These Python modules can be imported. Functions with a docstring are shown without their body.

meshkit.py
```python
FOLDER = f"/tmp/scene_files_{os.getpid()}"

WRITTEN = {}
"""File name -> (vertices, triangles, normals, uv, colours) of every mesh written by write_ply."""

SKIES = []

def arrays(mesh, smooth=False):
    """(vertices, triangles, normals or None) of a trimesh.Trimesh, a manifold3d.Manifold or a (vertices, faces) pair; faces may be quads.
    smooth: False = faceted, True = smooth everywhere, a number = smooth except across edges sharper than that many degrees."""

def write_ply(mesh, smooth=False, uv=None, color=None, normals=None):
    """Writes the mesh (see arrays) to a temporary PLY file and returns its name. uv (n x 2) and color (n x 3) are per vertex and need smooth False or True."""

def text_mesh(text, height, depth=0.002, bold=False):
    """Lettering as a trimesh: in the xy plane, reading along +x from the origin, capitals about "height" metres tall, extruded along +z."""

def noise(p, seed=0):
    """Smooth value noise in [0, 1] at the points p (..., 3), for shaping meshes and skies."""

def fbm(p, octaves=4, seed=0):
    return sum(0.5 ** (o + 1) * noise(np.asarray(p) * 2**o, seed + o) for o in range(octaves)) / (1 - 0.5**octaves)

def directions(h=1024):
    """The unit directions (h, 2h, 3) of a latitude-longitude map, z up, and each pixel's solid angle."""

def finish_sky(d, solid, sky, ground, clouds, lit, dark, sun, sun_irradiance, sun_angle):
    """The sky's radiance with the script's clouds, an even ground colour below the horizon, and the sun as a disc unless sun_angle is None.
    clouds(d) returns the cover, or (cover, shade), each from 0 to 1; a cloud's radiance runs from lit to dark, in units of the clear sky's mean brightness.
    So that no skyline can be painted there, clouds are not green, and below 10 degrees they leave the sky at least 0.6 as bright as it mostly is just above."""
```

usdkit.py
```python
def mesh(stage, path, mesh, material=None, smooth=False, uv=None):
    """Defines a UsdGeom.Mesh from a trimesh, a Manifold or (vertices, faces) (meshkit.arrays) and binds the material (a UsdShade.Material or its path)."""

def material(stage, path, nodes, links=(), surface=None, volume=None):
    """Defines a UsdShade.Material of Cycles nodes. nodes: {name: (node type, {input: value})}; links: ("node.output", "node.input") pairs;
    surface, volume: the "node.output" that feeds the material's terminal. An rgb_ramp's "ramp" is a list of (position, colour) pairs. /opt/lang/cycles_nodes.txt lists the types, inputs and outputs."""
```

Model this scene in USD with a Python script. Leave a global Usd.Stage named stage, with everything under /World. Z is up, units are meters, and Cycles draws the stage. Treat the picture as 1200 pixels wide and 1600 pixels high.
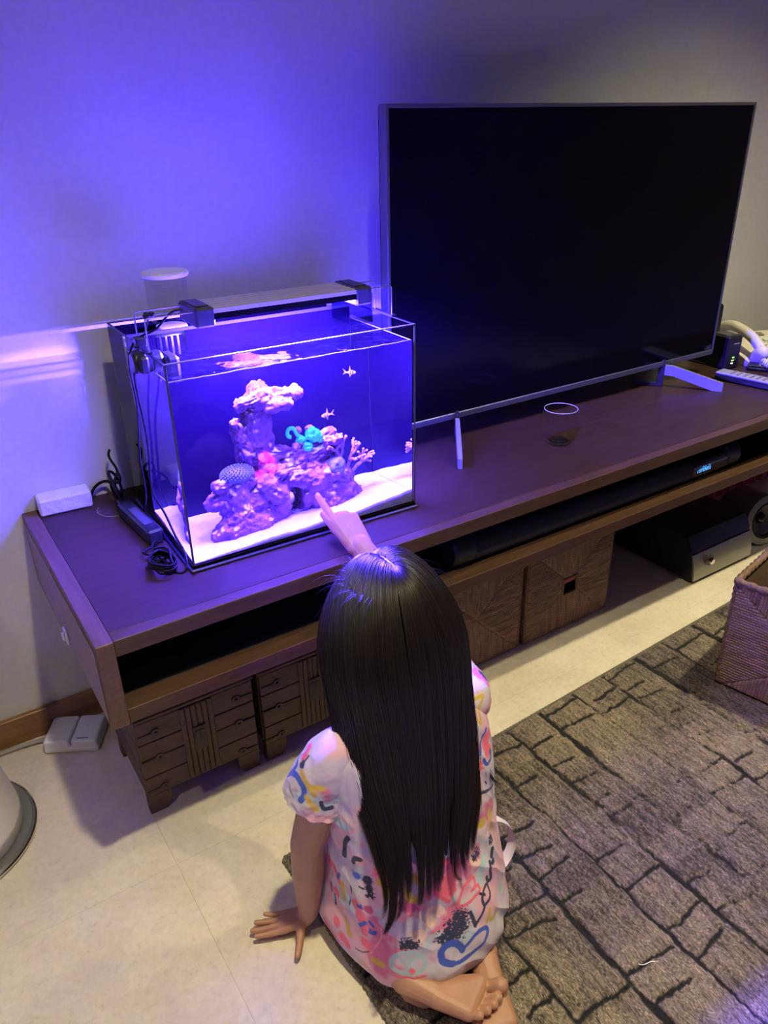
import math, numpy as np, trimesh, usdkit, meshkit
import manifold3d as m3
from scipy.spatial import cKDTree
from pxr import Usd, UsdGeom, UsdLux, UsdShade, Gf, Sdf, Vt

stage = Usd.Stage.CreateInMemory()
UsdGeom.SetStageUpAxis(stage, UsdGeom.Tokens.z)
UsdGeom.SetStageMetersPerUnit(stage, 1.0)
UsdGeom.Xform.Define(stage, '/World')
UsdGeom.Scope.Define(stage, '/World/Looks')
A3 = lambda *a: np.array(a, float)

# ------------------------------------------------------------------ camera
CAM = A3(-0.3516, -1.6737, 1.3122)
YAW, PIT, ROL, FPX = math.radians(32.9652), math.radians(26.7359), math.radians(1.0670), 1208.14
EXPOSURE = 0.0
cy, sy, cp, sp = math.cos(YAW), math.sin(YAW), math.cos(PIT), math.sin(PIT)
fwd = A3(sy*cp, cy*cp, -sp); rt = A3(cy, -sy, 0); dn = np.cross(fwd, rt)
cr, sr = math.cos(ROL), math.sin(ROL)
right, down = cr*rt + sr*dn, -sr*rt + cr*dn
cam = UsdGeom.Camera.Define(stage, '/World/camera')
mt = Gf.Matrix4d(*right, 0, *(-down), 0, *(-fwd), 0, *CAM, 1)
cam.AddTransformOp().Set(mt)
cam.CreateHorizontalApertureAttr(36.0); cam.CreateVerticalApertureAttr(48.0)
cam.CreateFocalLengthAttr(36.0 * FPX / 1200.0)
cam.CreateClippingRangeAttr(Gf.Vec2f(0.02, 60))
cam.CreateExposureAttr(EXPOSURE)

# light levels: the warm ceiling downlights and the blue aquarium bar
DOWN_POWER, DOWN_COLOR = 2400.0, (1.0, 0.89, 0.53)
LED_STRENGTH, LED_COLOR = 44000.0, (0.075, 0.038, 1.0)
# key downlight over rug, one by basket, then two unseen ones added as fill
DOWNLIGHTS = [(0.06, -1.40, 1.05), (1.85, -1.15, 1.5), (-1.15, -1.5, 0.32), (1.25, -3.1, 0.3)]
CEIL = 2.5

# ------------------------------------------------------------------ helpers
used = {}
def uniq(parent, name):
    k = (parent, name); n = used.get(k, 0); used[k] = n + 1
    return name if n == 0 else f'{name}_{n:03d}'
loc_of = {}
def tag(prim, label=None, cat=None, group=None, kind=None):
    for k, v in (('label', label), ('category', cat), ('group', group), ('kind', kind)):
        if v: prim.SetCustomDataByKey(k, v)
    return prim
def thing(name, label, cat, loc=(0, 0, 0), group=None, kind=None):
    p = '/World/' + uniq('/World', name)
    x = UsdGeom.Xform.Define(stage, p); x.AddTranslateOp().Set(Gf.Vec3d(*map(float, loc)))
    loc_of[p] = A3(*loc); tag(x.GetPrim(), label, cat, group, kind)
    return p
def struct(name, loc=(0, 0, 0)):
    p = '/World/' + uniq('/World', name)
    x = UsdGeom.Xform.Define(stage, p); x.AddTranslateOp().Set(Gf.Vec3d(*map(float, loc)))
    loc_of[p] = A3(*loc); tag(x.GetPrim(), kind='structure')
    return p
def part(parent, name, mesh, mat, smooth=30, label=None, kind=None, colors=None):
    v, f, n = meshkit.arrays(mesh, smooth if colors is None else True)
    L = loc_of.get(parent, A3(0, 0, 0))
    p = parent + '/' + uniq(parent, name)
    loc_of[p] = L
    m = UsdGeom.Mesh.Define(stage, p)
    m.CreatePointsAttr(Vt.Vec3fArray.FromNumpy((v - L).astype(np.float32)))
    m.CreateFaceVertexCountsAttr(Vt.IntArray.FromNumpy(np.full(len(f), 3, np.int32)))
    m.CreateFaceVertexIndicesAttr(Vt.IntArray.FromNumpy(f.astype(np.int32).ravel()))
    m.CreateSubdivisionSchemeAttr('none')
    if n is not None:
        m.CreateNormalsAttr(Vt.Vec3fArray.FromNumpy(n.astype(np.float32))); m.SetNormalsInterpolation('vertex')
    if colors is not None:
        UsdGeom.PrimvarsAPI(m).CreatePrimvar('paint', Sdf.ValueTypeNames.Color3fArray, 'vertex').Set(Vt.Vec3fArray.FromNumpy(np.asarray(colors, np.float32)))
    UsdShade.MaterialBindingAPI.Apply(m.GetPrim()).Bind(UsdShade.Material.Get(stage, '/World/Looks/' + mat))
    tag(m.GetPrim(), label, kind=kind)
    return p
def solo(name, mesh, mat, label, cat, smooth=30, group=None, kind=None, colors=None, loc=(0, 0, 0)):
    q = part('/World', name, mesh, mat, smooth, colors=colors)
    tag(stage.GetPrimAtPath(q), label, cat, group, kind)
    return q

cat = trimesh.util.concatenate
def T(v, f):
    f = np.asarray(f, int)
    if f.shape[1] == 4: f = np.vstack([f[:, [0, 1, 2]], f[:, [0, 2, 3]]])
    return trimesh.Trimesh(np.asarray(v, float), f, process=False)
def box(x0, x1, y0, y1, z0, z1, ch=0.0015):
    lo, hi = A3(min(x0, x1), min(y0, y1), min(z0, z1)), A3(max(x0, x1), max(y0, y1), max(z0, z1))
    c = min(ch, 0.45 * float((hi - lo).min())); pts = []
    for i in range(8):
        s = [(i >> k) & 1 for k in range(3)]
        corner = np.where(s, hi, lo); d = np.where(s, -c, c)
        for k in range(3):
            q = corner + d; q[k] = corner[k]; pts.append(q)
    m = m3.Manifold.hull_points(np.array(pts)).to_mesh()
    return T(m.vert_properties[:, :3], m.tri_verts)
def rotz(m, a, c=(0, 0, 0)):
    m = m.copy(); v = np.asarray(m.vertices) - c; C, S = math.cos(a), math.sin(a)
    m.vertices = np.stack([C*v[:, 0] - S*v[:, 1], S*v[:, 0] + C*v[:, 1], v[:, 2]], 1) + c
    return m
def rot(m, axis, a, c=(0, 0, 0)):
    m = m.copy(); m.apply_transform(trimesh.transformations.rotation_matrix(a, axis, c)); return m
def move(m, d):
    m = m.copy(); m.vertices = np.asarray(m.vertices) + A3(*d); return m
def lathe(prof, seg=48, c=(0, 0, 0)):
    prof = np.asarray(prof, float); a = np.linspace(0, 2*np.pi, seg, endpoint=False)
    v = np.stack([prof[:, None, 0]*np.cos(a), prof[:, None, 0]*np.sin(a), np.broadcast_to(prof[:, None, 1], (len(prof), seg))], -1).reshape(-1, 3)
    f = []
    for i in range(len(prof)-1):
        for j in range(seg):
            k = (j+1) % seg; f.append([i*seg+j, i*seg+k, (i+1)*seg+k, (i+1)*seg+j])
    m = T(v, f); m.merge_vertices(); m.update_faces(m.nondegenerate_faces())
    return move(m, c)
def smooth_path(pts, n):
    from scipy.interpolate import CubicSpline
    pts = np.asarray(pts, float); d = np.r_[0, np.cumsum(np.linalg.norm(np.diff(pts, axis=0), axis=1))]
    return CubicSpline(d, pts)(np.linspace(0, d[-1], n))
def tube(pts, r, seg=8, closed=False):
    pts = np.asarray(pts, float); n = len(pts); r = np.broadcast_to(np.asarray(r, float), (n,))
    t = np.gradient(pts, axis=0) if not closed else np.roll(pts, -1, 0) - np.roll(pts, 1, 0)
    t /= np.linalg.norm(t, axis=1)[:, None] + 1e-12
    u = np.cross(t[0], (0, 0, 1.0)); u = u if np.linalg.norm(u) > .1 else np.cross(t[0], (1.0, 0, 0))
    us = []
    for i in range(n):
        u = u - t[i]*(u @ t[i]); u = u / (np.linalg.norm(u) + 1e-12); us.append(u)
    us = np.array(us); w = np.cross(t, us); a = np.linspace(0, 2*np.pi, seg, endpoint=False)
    v = (pts[:, None] + r[:, None, None]*(np.cos(a)[None, :, None]*us[:, None] + np.sin(a)[None, :, None]*w[:, None])).reshape(-1, 3)
    f = []
    for i in range(n if closed else n-1):
        i2 = (i+1) % n
        for j in range(seg):
            k = (j+1) % seg; f.append([i*seg+j, i*seg+k, i2*seg+k, i2*seg+j])
    f = np.array(f); tri = np.vstack([f[:, [0, 1, 2]], f[:, [0, 2, 3]]])
    if not closed:
        b = len(v); v = np.vstack([v, pts[0], pts[-1]])
        tri = np.vstack([tri, [[b, (j+1) % seg, j] for j in range(seg)], [[b+1, (n-1)*seg+j, (n-1)*seg+(j+1) % seg] for j in range(seg)]])
    return T(v, tri)
def grid_mesh(P, flip=False):
    h, w = P.shape[:2]; i = np.arange(h*w).reshape(h, w)
    q = np.stack([i[:-1, :-1], i[:-1, 1:], i[1:, 1:], i[1:, :-1]], -1).reshape(-1, 4)
    return T(P.reshape(-1, 3), q[:, ::-1] if flip else q)
def sphere(c, r, sub=2, s=(1, 1, 1)):
    m = trimesh.creation.icosphere(sub, r); m.vertices = np.asarray(m.vertices)*A3(*s) + A3(*c); return m
def mani(tm): return m3.Manifold(m3.Mesh(np.asarray(tm.vertices, np.float32), np.asarray(tm.faces, np.uint32)))
def untri(man):
    m = man.to_mesh(); return T(np.array(m.vert_properties[:, :3], float), np.array(m.tri_verts))
def ball(p, r, seg=20): return m3.Manifold.sphere(float(r), seg).translate(tuple(map(float, p)))
def bone(a, ra, b, rb, seg=20): return m3.Manifold.batch_hull([ball(a, ra, seg), ball(b, rb, seg)])
def chain(pts, rs, seg=20): return [bone(pts[i], rs[i], pts[i+1], rs[i+1], seg) for i in range(len(pts)-1)]
def union(ms): return m3.Manifold.batch_boolean(list(ms), m3.OpType.Add)
def extrude_poly(poly, h):
    return trimesh.creation.extrude_polygon(poly, h, engine='earcut')
def normals(m):
    return meshkit.arrays(m, True)[2]
fbm = meshkit.fbm

# ------------------------------------------------------------------ materials
def mat(name, nodes, links, surface='p.BSDF'):
    return usdkit.material(stage, '/World/Looks/' + name, nodes, links, surface=surface)
def plain(name, col, rough=0.5, **kw):
    d = {'base_color': col, 'roughness': rough}; d.update(kw); mat(name, {'p': ('principled_bsdf', d)}, [])
def mottled(name, c0, c1, scale, rough=0.5, bump=0.0, detail=6, stretch=(1, 1, 1), bdist=0.002, ramp=(0.3, 0.7), **kw):
    d = {'roughness': rough}; d.update(kw)
    nodes = {'t': ('texture_coordinate', {}), 'm': ('mapping', {'scale': stretch}), 'n': ('noise_texture', {'scale': scale, 'detail': detail, 'roughness': 0.6}),
             'r': ('rgb_ramp', {'ramp': [(ramp[0], c0), (ramp[1], c1)]}), 'p': ('principled_bsdf', d)}
    links = [('t.object', 'm.vector'), ('m.vector', 'n.vector'), ('n.fac', 'r.fac'), ('r.color', 'p.base_color')]
    if bump:
        nodes['b'] = ('bump', {'strength': bump, 'distance': bdist}); links += [('n.fac', 'b.height'), ('b.normal', 'p.normal')]
    mat(name, nodes, links)
def painted(name, rough=0.8, bump=0.0, bscale=400, bdist=0.001, **kw):
    d = {'roughness': rough}; d.update(kw)
    nodes = {'a': ('attribute', {'attribute': 'paint'}), 'p': ('principled_bsdf', d)}; links = [('a.color', 'p.base_color')]
    if bump:
        nodes.update({'t': ('texture_coordinate', {}), 'n': ('noise_texture', {'scale': bscale, 'detail': 3}), 'b': ('bump', {'strength': bump, 'distance': bdist})})
        links += [('t.object', 'n.vector'), ('n.fac', 'b.height'), ('b.normal', 'p.normal')]
    mat(name, nodes, links)
def pane_mat(name, tint, ior=1.45):
    mat(name, {'f': ('fresnel', {'IOR': ior}), 'ge': ('geometry', {}), 'i': ('math', {'math_type': 'subtract', 'value1': 1.0}), 'k': ('math', {'math_type': 'multiply'}),
               't': ('transparent_bsdf', {'color': tint}), 'g': ('glossy_bsdf', {'color': (1, 1, 1), 'roughness': 0.01}), 'x': ('mix_closure', {})},
        [('ge.backfacing', 'i.value2'), ('f.fac', 'k.value1'), ('i.value', 'k.value2'), ('k.value', 'x.fac'), ('t.BSDF', 'x.closure1'), ('g.BSDF', 'x.closure2')], surface='x.closure')
def glow(name, col, strength):
    mat(name, {'e': ('emission', {'color': col, 'strength': strength})}, [], surface='e.emission')

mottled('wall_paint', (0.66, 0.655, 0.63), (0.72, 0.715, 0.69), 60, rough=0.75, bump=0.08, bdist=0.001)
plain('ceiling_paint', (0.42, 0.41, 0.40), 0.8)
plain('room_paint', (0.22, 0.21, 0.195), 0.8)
# stone floor: soft beige clouds, pale fossils and fine dark veins
mat('stone', {'t': ('geometry', {}), 'n': ('noise_texture', {'scale': 5, 'detail': 8, 'roughness': 0.65}), 'n2': ('noise_texture', {'scale': 70, 'detail': 6, 'roughness': 0.7}),
              'o': ('object_info', {}),
              'r': ('rgb_ramp', {'ramp': [(0.3, (0.61, 0.535, 0.43)), (0.55, (0.70, 0.63, 0.515)), (0.75, (0.77, 0.70, 0.585))]}),
              'r2': ('rgb_ramp', {'ramp': [(0.28, (0.80, 0.77, 0.73)), (0.42, (0.97, 0.965, 0.96)), (0.70, (1.08, 1.08, 1.08))]}),
              'mx': ('mix', {'mix_type': 'multiply', 'fac': 1.0}), 'b': ('bump', {'strength': 0.12, 'distance': 0.001}), 'p': ('principled_bsdf', {'roughness': 0.42, 'specular_ior_level': 0.35})},
    [('t.position', 'n.vector'), ('t.position', 'n2.vector'), ('n.fac', 'r.fac'), ('n2.fac', 'r2.fac'), ('r.color', 'mx.color1'), ('r2.color', 'mx.color2'), ('mx.color', 'p.base_color'),
     ('n2.fac', 'b.height'), ('b.normal', 'p.normal')])
plain('grout', (0.52, 0.47, 0.39), 0.8)
def wood(name, c0, c1, stretch, scale=9, rough=0.42, bump=0.1, **kw):
    d = {'roughness': rough}; d.update(kw)
    mat(name, {'t': ('texture_coordinate', {}), 'm': ('mapping', {'scale': stretch}), 'n': ('noise_texture', {'scale': scale, 'detail': 8, 'roughness': 0.62, 'distortion': 0.4}),
               'r': ('rgb_ramp', {'ramp': [(0.3, c0), (0.7, c1)]}), 'b': ('bump', {'strength': bump, 'distance': 0.001}), 'p': ('principled_bsdf', d)},
        [('t.object', 'm.vector'), ('m.vector', 'n.vector'), ('n.fac', 'r.fac'), ('r.color', 'p.base_color'), ('n.fac', 'b.height'), ('b.normal', 'p.normal')])
wood('walnut_x', (0.050, 0.024, 0.014), (0.090, 0.046, 0.027), (0.8, 14, 14), specular_ior_level=0.3)
wood('walnut_top', (0.030, 0.0145, 0.0095), (0.052, 0.026, 0.017), (0.8, 14, 14), specular_ior_level=0.25)
wood('walnut_y', (0.085, 0.044, 0.027), (0.145, 0.080, 0.050), (14, 0.8, 14), specular_ior_level=0.3)
wood('walnut_z', (0.080, 0.042, 0.026), (0.14, 0.078, 0.048), (14, 14, 0.8))
wood('side_veneer', (0.21, 0.155, 0.10), (0.31, 0.235, 0.155), (14, 1.2, 14), rough=0.5)
wood('baseboard_wood', (0.22, 0.105, 0.045), (0.34, 0.17, 0.075), (1.2, 14, 14), rough=0.4)
wood('old_wood', (0.055, 0.030, 0.018), (0.115, 0.066, 0.038), (2, 9, 14), scale=7, rough=0.6, bump=0.35)
plain('old_iron', (0.07, 0.055, 0.045), 0.55, metallic=0.5)
plain('shade_black', (0.012, 0.011, 0.013), 0.6)  # black that stands for shade inside hollows
plain('clear_plastic', (0.75, 0.73, 0.78), 0.3)
plain('tv_screen', (0.002, 0.002, 0.004), 0.08, specular_ior_level=0.14)
plain('tv_bezel', (0.16, 0.16, 0.17), 0.38, metallic=0.7)
plain('tv_back', (0.015, 0.015, 0.017), 0.5)
plain('tv_leg', (0.36, 0.36, 0.40), 0.4, metallic=0.35)
plain('black_plastic', (0.012, 0.012, 0.014), 0.38)
plain('black_gloss', (0.008, 0.008, 0.010), 0.12)
plain('black_cloth', (0.018, 0.018, 0.02), 0.85)
plain('cable_rubber', (0.006, 0.006, 0.007), 0.55, specular_ior_level=0.15)
plain('grey_cable', (0.35, 0.33, 0.29), 0.5)
plain('cream_plastic', (0.72, 0.68, 0.55), 0.42)
plain('white_plastic', (0.80, 0.80, 0.80), 0.38)
plain('router_plastic', (0.78, 0.78, 0.80), 0.35)
plain('grey_button', (0.22, 0.22, 0.2), 0.5)
plain('dark_grey', (0.07, 0.07, 0.075), 0.5)
plain('silver', (0.52, 0.52, 0.52), 0.35, metallic=0.4)
plain('front_silver', (0.30, 0.30, 0.28), 0.32, metallic=0.75)
plain('chrome', (0.75, 0.75, 0.75), 0.12, metallic=1.0)
plain('speaker_grey', (0.18, 0.18, 0.185), 0.4)
plain('disc_grey', (0.24, 0.24, 0.25), 0.3, metallic=0.5)
plain('lamp_white', (0.80, 0.78, 0.74), 0.45)
mottled('foam', (0.78, 0.78, 0.82), (0.9, 0.9, 0.93), 260, rough=0.9, bump=0.5, bdist=0.002)
mottled('red_velvet', (0.30, 0.008, 0.035), (0.5, 0.02, 0.07), 40, rough=0.8, sheen_weight=0.5)
mottled('skin', (0.37, 0.185, 0.112), (0.43, 0.22, 0.14), 30, rough=0.5, subsurface_weight=0.12, subsurface_scale=0.006, subsurface_radius=(1, 0.4, 0.2))
plain('nail', (0.66, 0.38, 0.30), 0.3)
plain('lips', (0.45, 0.16, 0.14), 0.4)
plain('eye_white', (0.8, 0.78, 0.75), 0.2)
plain('eye_iris', (0.03, 0.015, 0.01), 0.2)
painted('dress_cloth', 0.85, bump=0.15, bscale=900, bdist=0.0006, sheen_weight=0.1)
plain('dress_frill', (0.74, 0.66, 0.70), 0.8)
plain('hair_core', (0.0075, 0.0055, 0.0055), 0.5, specular_ior_level=0.15)
mat('hair_strand', {'h': ('principled_bsdf', {'base_color': (0.014, 0.0085, 0.0075), 'roughness': 0.36, 'specular_ior_level': 0.4})}, [], surface='h.BSDF')
mat('rug_pile', {'a': ('attribute', {'attribute': 'paint'}), 'g': ('geometry', {}), 'm': ('mapping', {'scale': (900, 170, 300)}), 'n': ('noise_texture', {'scale': 1.0, 'detail': 4, 'roughness': 0.7}),
    'm2': ('mapping', {'scale': (420, 330, 300)}), 'n2': ('noise_texture', {'scale': 1.0, 'detail': 2}), 'r': ('rgb_ramp', {'ramp': [(0.32, (0.22, 0.21, 0.21)), (0.5, (0.80, 0.79, 0.79)), (0.64, (2.1, 2.05, 2.0))]}),
    'r2': ('rgb_ramp', {'ramp': [(0.3, (0.6, 0.6, 0.6)), (0.7, (1.35, 1.35, 1.35))]}), 'x': ('mix', {'mix_type': 'multiply', 'fac': 1.0}), 'x2': ('mix', {'mix_type': 'multiply', 'fac': 1.0}),
    'b': ('bump', {'strength': 0.6, 'distance': 0.003}), 'p': ('principled_bsdf', {'roughness': 0.95, 'specular_ior_level': 0.1, 'sheen_weight': 0.15})},
    [('g.position', 'm.vector'), ('m.vector', 'n.vector'), ('g.position', 'm2.vector'), ('m2.vector', 'n2.vector'), ('n.fac', 'r.fac'), ('n2.fac', 'r2.fac'), ('a.color', 'x.color1'), ('r.color', 'x.color2'),
     ('x.color', 'x2.color1'), ('r2.color', 'x2.color2'), ('x2.color', 'p.base_color'), ('n.fac', 'b.height'), ('b.normal', 'p.normal')])
mottled('rug_hem', (0.05, 0.042, 0.034), (0.22, 0.19, 0.155), 300, rough=0.9, bump=0.4)
painted('seagrass', 0.7, bump=0.3, bscale=700, bdist=0.0006)
mottled('seagrass_rim', (0.10, 0.055, 0.035), (0.24, 0.145, 0.09), 120, rough=0.7, bump=0.5, stretch=(1, 1, 1))
mottled('basket_lining', (0.10, 0.06, 0.025), (0.22, 0.14, 0.06), 90, rough=0.8, bump=0.4)
# aquarium
pane_mat('tank_glass', (0.975, 0.982, 0.985), 1.2)
pane_mat('clear_acrylic', (0.96, 0.96, 0.985), 1.35)
plain('glass_edge_lit', (0.13, 0.13, 0.15), 0.25)  # front edge kept paler: its bright line of light painted in
plain('glass_edge_unlit', (0.012, 0.012, 0.018), 0.3)  # same glass edges, darkened where no bright line of light shows
plain('silicone', (0.05, 0.05, 0.07), 0.4)
plain('partition_acrylic', (0.0020, 0.0007, 0.0036), 0.3, specular_ior_level=0.05)
mat('water_side', {'f': ('fresnel', {'IOR': 1.33}), 'ge': ('geometry', {}), 'bk': ('math', {'math_type': 'multiply'}), 'mr': ('map_range', {'from_min': 0.05, 'from_max': 1.0, 'clamp': True}), 'r': ('refraction_bsdf', {'color': (0.985, 0.99, 1.0), 'roughness': 0.0, 'IOR': 1.33}),
    'g': ('glossy_bsdf', {'color': (0.97, 0.98, 1.0), 'roughness': 0.0}), 'x': ('mix_closure', {})},
    [('f.fac', 'mr.value'), ('mr.result', 'bk.value1'), ('ge.backfacing', 'bk.value2'), ('bk.value', 'x.fac'), ('r.BSDF', 'x.closure1'), ('g.BSDF', 'x.closure2')], surface='x.closure')
mat('water_top', {'t': ('transparent_bsdf', {'color': (1, 1, 1)}), 'g': ('glass_bsdf', {'color': (0.985, 0.99, 1.0), 'roughness': 0.0, 'IOR': 1.33}), 'x': ('mix_closure', {'fac': 0.5})},
    [('t.BSDF', 'x.closure1'), ('g.BSDF', 'x.closure2')], surface='x.closure')
plain('waterline_glint', (0.2, 0.2, 0.23), 0.25)  # pale colour stands for the bright line of light at the waterline
mottled('reef_sand', (0.62, 0.64, 0.60), (0.86, 0.86, 0.84), 55, rough=0.9, bump=0.5, bdist=0.002, detail=10)
painted('reef_rock', 0.85, bump=0.6, bscale=230, bdist=0.003)
plain('coral_cyan', (0.02, 0.78, 0.72), 0.5)
mottled('coral_red', (0.75, 0.06, 0.12), (0.95, 0.28, 0.30), 140, rough=0.6)
mottled('coral_purple', (0.10, 0.05, 0.10), (0.20, 0.10, 0.16), 160, rough=0.6)
plain('coral_tip', (0.55, 0.35, 0.45), 0.6)
mottled('anemone_skin', (0.025, 0.03, 0.05), (0.05, 0.06, 0.09), 90, rough=0.5)
plain('anemone_dot', (0.16, 0.22, 0.34), 0.5)
plain('fish_skin', (0.62, 0.42, 0.40), 0.4)
plain('fish_dark', (0.05, 0.04, 0.06), 0.4)
plain('fish_fin', (0.42, 0.36, 0.5), 0.4)
plain('bar_alu', (0.50, 0.49, 0.36), 0.42, metallic=0.6)
plain('bar_cap', (0.02, 0.02, 0.03), 0.4)
plain('wire_steel', (0.6, 0.6, 0.65), 0.2, metallic=0.9)
plain('skimmer_frost', (0.62, 0.62, 0.72), 0.3, transmission_weight=0.55)
plain('feeder_blue', (0.30, 0.28, 0.4), 0.4)
pane_mat('feeder_lit_blue', (0.55, 0.5, 0.85), 1.4)  # blue tint stands for the tank light on clear plastic
glow('led_glow', LED_COLOR, LED_STRENGTH)
glow('lamp_glow', DOWN_COLOR, 25.0)
glow('led_green', (0.25, 1.0, 0.12), 3.0)
glow('led_lime', (0.6, 1.0, 0.1), 3.0)
glow('led_white', (0.7, 0.9, 1.0), 3.0)
glow('display_blue', (0.08, 0.35, 1.0), 1.6)
pane_mat('drink_glass', (0.985, 0.985, 0.985), 1.35)
plain('drink_glass_solid', (1, 1, 1), 0.0, transmission_weight=1.0, ior=1.5)
plain('base_blue_lit', (0.05, 0.035, 0.22), 0.3)  # blue tank light painted into the base colour
plain('added_lip_black', (0.003, 0.003, 0.003), 0.9, specular_ior_level=0.0)  # for the lips added to cut the diode light
plain('rim_highlight', (0.55, 0.55, 0.6), 0.1)  # pale colour stands for the highlight on the clear rim
plain('downlight_trim', (0.8, 0.8, 0.8), 0.4)
plain('added_can_grey', (0.10, 0.10, 0.10), 0.5)

# ------------------------------------------------------------------ room shell and lamps
X0, X1, Y0 = -1.7, 3.4, -4.2
rm = struct('wall_back'); part(rm, 'wall_surface', box(X0-.1, X1+.1, 0, 0.1, -0.05, CEIL+.05, 0), 'wall_paint', False)
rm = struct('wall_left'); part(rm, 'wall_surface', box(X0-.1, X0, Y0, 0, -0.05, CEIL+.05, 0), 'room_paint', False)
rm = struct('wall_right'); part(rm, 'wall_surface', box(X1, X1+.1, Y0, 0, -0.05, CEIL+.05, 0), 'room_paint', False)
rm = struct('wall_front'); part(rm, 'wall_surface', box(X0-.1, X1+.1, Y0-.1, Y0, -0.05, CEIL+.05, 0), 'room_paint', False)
rm = struct('ceiling')
from shapely.geometry import Polygon, Point, box as sbox
from shapely.ops import unary_union
cpoly = sbox(X0-.1, Y0-.1, X1+.1, .1).difference(unary_union([Point(x_, y_).buffer(.0628, 24) for x_, y_, _ in DOWNLIGHTS]))
part(rm, 'ceiling_surface', move(trimesh.creation.extrude_polygon(cpoly, .02, engine='earcut'), (0, 0, CEIL)), 'ceiling_paint', False)
rm = struct('floor'); part(rm, 'slab', box(X0, X1, Y0, 0, -0.06, -0.012, 0), 'grout', False)
tx = [X0] + [x for x in np.arange(-1.33, X1, 0.6)] + [X1]
ty = [Y0] + [y for y in np.arange(-3.55, -0.1, 0.6)] + [0.0]
for i in range(len(tx)-1):
    for j in range(len(ty)-1):
        g = 0.00012
        part(rm, 'tile', box(tx[i]+g, tx[i+1]-g, ty[j]+g, ty[j+1]-g, -0.012, 0.0, 0.00012), 'stone', False)
rm = struct('baseboard_back'); part(rm, 'board', box(X0, X1, -0.014, 0, 0.0005, 0.075, 0.002), 'baseboard_wood')

DL_TEXT = ['round recessed ceiling downlight above the rug edge', 'round recessed ceiling downlight above the basket',
           'unseen round ceiling downlight added as fill near the left wall, above the tower fan', 'unseen round ceiling downlight added as fill in the middle of the far half of the room']
for i, (lx, ly, k) in enumerate(DOWNLIGHTS):
    t = thing('downlight', DL_TEXT[i], 'ceiling light', (lx, ly, CEIL))
    part(t, 'trim_ring', lathe([(.0625, .0), (.0625, -.003), (.075, -.004), (.082, -.001), (.082, 0)], 48, (lx, ly, CEIL)), 'downlight_trim')
    part(t, 'can', lathe([(.0622, .0), (.0622, .094), (.0005, .094), (.0005, .095), (.0635, .095), (.0635, 0.0)], 48, (lx, ly, CEIL)), 'added_can_grey')  # unseen deep can, added to cut light off the upper wall
    part(t, 'lens', lathe([(0, .0865), (.046, .0865), (.046, .088), (0, .088)], 40, (lx, ly, CEIL)), 'lamp_glow', False)
    L = UsdLux.DiskLight.Define(stage, t + '/lamp'); L.CreateRadiusAttr(0.045); L.CreateColorAttr(Gf.Vec3f(*DOWN_COLOR)); L.CreateIntensityAttr(DOWN_POWER*k)
    L.AddTranslateOp().Set(Gf.Vec3d(0, 0, .085))

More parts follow.
